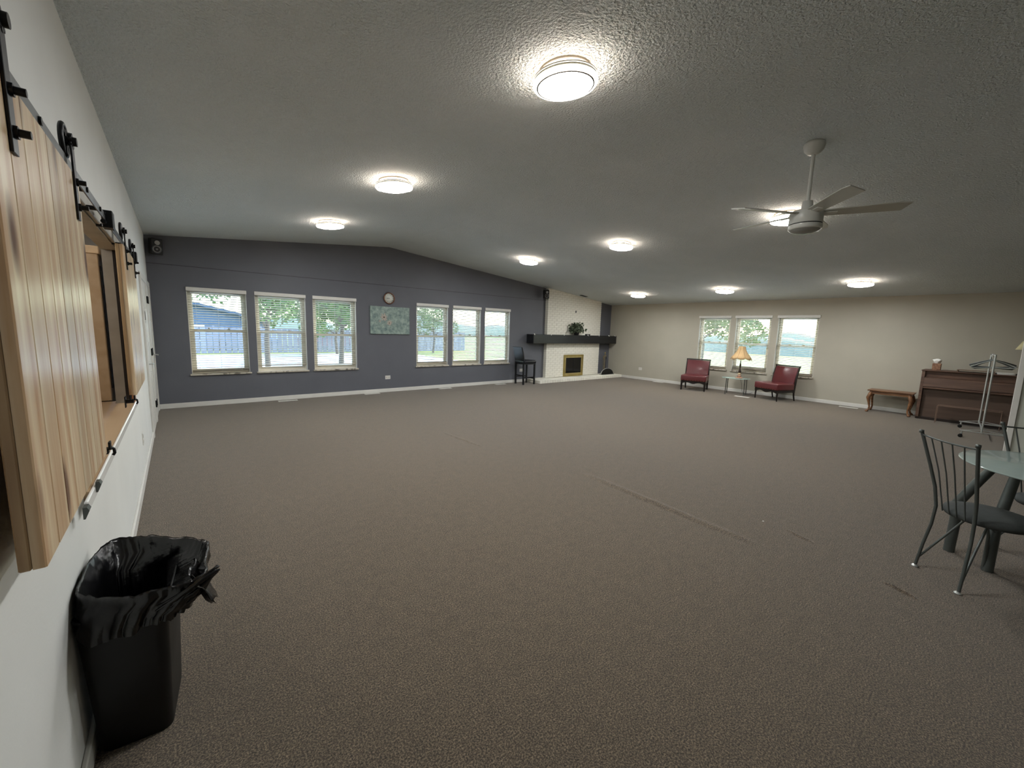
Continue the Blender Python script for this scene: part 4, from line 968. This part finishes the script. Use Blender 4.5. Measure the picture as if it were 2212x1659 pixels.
# ------------------------------------------------------------------ outdoors
GZ = -.35
M_GRASS = mat('sunlit_lawn', '#6c7a38', .9, col2='#566631', scale=.6)
M_CONC = mat('pale_concrete', '#a3a9aa', .8, var=.06, scale=.5)
lawn = MB().box(-90, 160, YD+T, 160, GZ-.2, GZ).box(XR+T, 160, -110, YD+T, GZ-.2, GZ).obj('ground', M_GRASS); struct(lawn)
dr = struct(MB().box(-14, 12.5, YD+T+.3, 28, GZ, GZ+.02).box(XR+T+.2, XR+6.5, -6, YD, GZ, GZ+.02).obj('path', M_CONC))
def to_fence(name, x0, x1, y, h, label, colr, pitch=.30):
    t = thing(name, label, 'fence', (0, 0, 0)); n = int((x1-x0)/pitch)
    me = MB().box(0, pitch-.03, 0, .03, 0, h, bev=.004).mesh('board'); me.materials.append(colr)
    for i in range(min(n, 290)):
        o = bpy.data.objects.new('board', me); COL.objects.link(o); o.parent = t; o.location = (x0+i*pitch, y, GZ); o.rotation_euler = (0, 0, random.uniform(-.01, .01))
    for z in (.3, h-.3): MB().box(x0, x1, y+.032, y+.08, GZ+z, GZ+z+.09).obj('rail', colr, t)
    k = x0
    while k < x1: MB().box(k, k+.1, y+.085, y+.185, GZ, GZ+h+.05).obj('post', colr, t); k += 2.4
M_FENCE = mat('weathered_lilac_fence', '#8f8f9c', .8, var=.12, scale=5, rnd=.12)
to_fence('yard_fence', -8, 19, 29.5, 1.55, 'weathered grey board fence across the yard seen through the far-wall windows', M_FENCE)
def house(x0, x1, y0, y1, h, ridge, wallm, roofm, label, name='neighbour_house', wins=()):
    t = thing(name, label, 'house', (0, 0, 0)); ym = (y0+y1)/2; xm = (x0+x1)/2
    MB().prism([(x0, GZ), (x1, GZ), (x1, h), (xm, ridge-.2), (x0, h)], 'y', y0, y1).obj('walls', wallm, t)
    MB().add([(x0-.6, y0-.5, h-.1), (xm, y0-.5, ridge), (xm, y1+.5, ridge), (x0-.6, y1+.5, h-.1), (x0-.6, y0-.5, h-.3), (xm, y0-.5, ridge-.2), (xm, y1+.5, ridge-.2), (x0-.6, y1+.5, h-.3)], [(0, 1, 2, 3), (4, 5, 6, 7), (0, 1, 5, 4), (2, 3, 7, 6), (0, 3, 7, 4), (1, 2, 6, 5)]).obj('roof', roofm, t)
    MB().add([(x1+.6, y0-.5, h-.1), (xm, y0-.5, ridge), (xm, y1+.5, ridge), (x1+.6, y1+.5, h-.1), (x1+.6, y0-.5, h-.3), (xm, y0-.5, ridge-.2), (xm, y1+.5, ridge-.2), (x1+.6, y1+.5, h-.3)], [(0, 1, 2, 3), (4, 5, 6, 7), (0, 1, 5, 4), (2, 3, 7, 6), (0, 3, 7, 4), (1, 2, 6, 5)]).obj('roof', roofm, t)
    for (wx, wz) in wins:
        f = MB().box(wx-.6, wx+.6, y0-.06, y0-.002, wz-.6, wz+.6, bev=.01).obj('window', M_WHITE, t); MB().box(wx-.5, wx+.5, y0-.08, y0-.061, wz-.5, wz+.5).obj('pane', mat('far_pane', '#39434e', .1), f)
M_SLATEW = mat('slate_blue_siding', '#54657c', .8, var=.06); M_ROOF = mat('dark_blue_shingle', '#46566c', .9, var=.15, scale=8)
house(-7.5, 5.6, 38, 50, 1.7, 3.35, M_SLATEW, M_ROOF, 'slate blue gabled house beyond the fence, seen through the leftmost window', wins=((-3, .6), (1, .6)))
house(18, 27, 46, 55, 1.8, 3.6, M_CONC, mat('tan_shingle', '#9c9084', .9), 'pale shed with tan gable behind the fence, seen right of the canvas', 'garden_shed', wins=((21, .8),))
M_LEAF1 = mat('sunlit_leaf', '#6f8a3e', .6, col2='#43603a', scale=2, rnd=.1)
M_BARK = mat('grey_bark', '#5a5148', .9, bump=.5, bscale=30)
def crown_mesh(seed, n, rx_, rz_, leaf):
    rg = random.Random(seed); b = MB()
    blobs = [(rg.uniform(-.6, .6)*rx_, rg.uniform(-.6, .6)*rx_, rg.uniform(-.5, .6)*rz_, rg.uniform(.3, .5)) for _ in range(12)]
    for _ in range(n):
        c = rg.choice(blobs); u, v = rg.uniform(0, 2*PI), rg.uniform(-1, 1); q = math.sqrt(1-v*v); r = rg.uniform(.55, 1)**.5
        p = Vector((c[0]+math.cos(u)*q*r*c[3]*rx_, c[1]+math.sin(u)*q*r*c[3]*rx_, c[2]+v*r*c[3]*rz_))
        a = Vector((rg.uniform(-1, 1), rg.uniform(-1, 1), rg.uniform(-1, 1))).normalized(); d = a.orthogonal().normalized(); s = leaf*rg.uniform(.6, 1.3)
        e = a.cross(d); b.add([p-d*s, p+e*s*.5, p+d*s, p-e*s*.5], [(0, 1, 2, 3)])
    me = b.mesh('foliage'); me.materials.append(M_LEAF1); return me
cmz = [crown_mesh(1, 5200, 3.0, 2.6, .11), crown_mesh(2, 5200, 3.4, 2.4, .13)]
def tree(x, y, h, s, k, label, grp='trees outside the windows'):
    t = thing('tree', label, 'tree', (x, y, GZ), random.uniform(0, 6), group=grp)
    br = MB().tube([(0, 0, 0), (.08, .05, h*.4), (-.05, .1, h*.8), (0, 0, h*1.1)], [.13*s, .10*s, .08*s, .04*s], 10)
    for q in range(6):
        a = q*PI/3+.3; z = h*(.5+.06*q); br.tube([(0, 0, z), (math.cos(a)*.7*s, math.sin(a)*.7*s, z+.5*s), (math.cos(a)*1.7*s, math.sin(a)*1.7*s, z+.9*s)], [.05*s, .035*s, .015*s], 6)
    br.obj('trunk', M_BARK, t)
    o = bpy.data.objects.new('foliage', cmz[k]); COL.objects.link(o); o.parent = t; o.location = (0, 0, h); o.scale = (s, s, s); o['kind'] = 'stuff'
tree(2.4, 16.4, 3.3, .75, 0, 'leafy tree close outside the middle window of the left-hand group')
tree(6.1, 20.5, 3.0, .95, 1, 'dense leafy tree outside the window just left of the canvas')
tree(7.8, 27.0, 2.4, .75, 1, 'small tree close to the fence, behind the dense leafy tree left of the canvas')
tree(14.6, 27.0, 2.5, .6, 0, 'small round tree seen through the window just right of the canvas')
tree(19.5, 9.4, 3.4, .95, 0, 'leafy tree outside the beige-wall window nearest the fireplace')
tree(24.5, 12.2, 3.2, 1.05, 1, 'second leafy tree, further behind the one near the fireplace windows')
M_HILL = mat('distant_grey_trees', '#6d7f78', .95, col2='#57695f', scale=.15)
def ridge_line(name, pts, zf, seed, m, thick=6):
    rg = random.Random(seed); N = 60; a, b_ = Vector(pts[0]), Vector(pts[1]); d = (b_-a).normalized(); nrm = Vector((-d.y, d.x)); P = []
    prof = [zf*(.55+.25*math.sin(i*.31+seed)+.16*math.sin(i*.9+2*seed)+.1*rg.random()) for i in range(N+1)]
    for s_, hz in ((-thick, 0), (-thick*.6, .8), (0, 1), (thick*.6, .8), (thick, 0)):
        P.append([(*(a.lerp(b_, i/N)+nrm*s_), GZ+prof[i]*hz) for i in range(N+1)])
    return struct(MB().grid(P).obj(name, m))
ridge_line('hills', ((52, -50), (52, 60)), 2.0, 3, M_HILL, 3)
ridge_line('hills', ((110, -80), (110, 90)), 3.2, 8, M_HILL)
ridge_line('hills', ((-60, 95), (90, 95)), 3.6, 5, M_HILL)
to_fence('paddock_fence', 0, 0.1, 0, 1, 'x', M_FENCE) if False else None
# parked cars
def car(x, y, rz, m, label):
    t = thing('car', label, 'car', (x, y, GZ), rz)
    body = [(-2.1, .25), (2.1, .25), (2.15, .55), (2.0, .78), (1.1, .88), (.6, 1.32), (-1.0, 1.36), (-1.7, .95), (-2.1, .85)]
    bevel(MB().prism(body, 'y', -.85, .85).obj('body', m, t), .06, 3)
    MB().prism([(.98, .9), (.55, 1.27), (-.95, 1.30), (-1.5, .95)], 'y', -.855, .855).obj('window', mat('car_glass', '#20262c', .05), t)
    for sx in (-1.35, 1.35):
        for sy in (-.8, .8): MB().cyl((sx, sy-.1, .32), (sx, sy+.1, .32), .32, 20).cyl((sx, sy-.11, .32), (sx, sy+.11, .32), .18, 12).obj('wheel', M_BLKPL, t)
car(9.0, 32.6, .1, mat('car_red', '#a8413c', .3), 'red car parked beyond the yard fence')
car(3.6, 33.4, -.05, mat('car_blue', '#4d6f88', .3), 'blue car parked beyond the yard fence, beside the red one')
car(18.5, 33.5, .0, mat('car_white', '#d8dadb', .3), 'white car parked beyond the fence, seen right of the canvas')
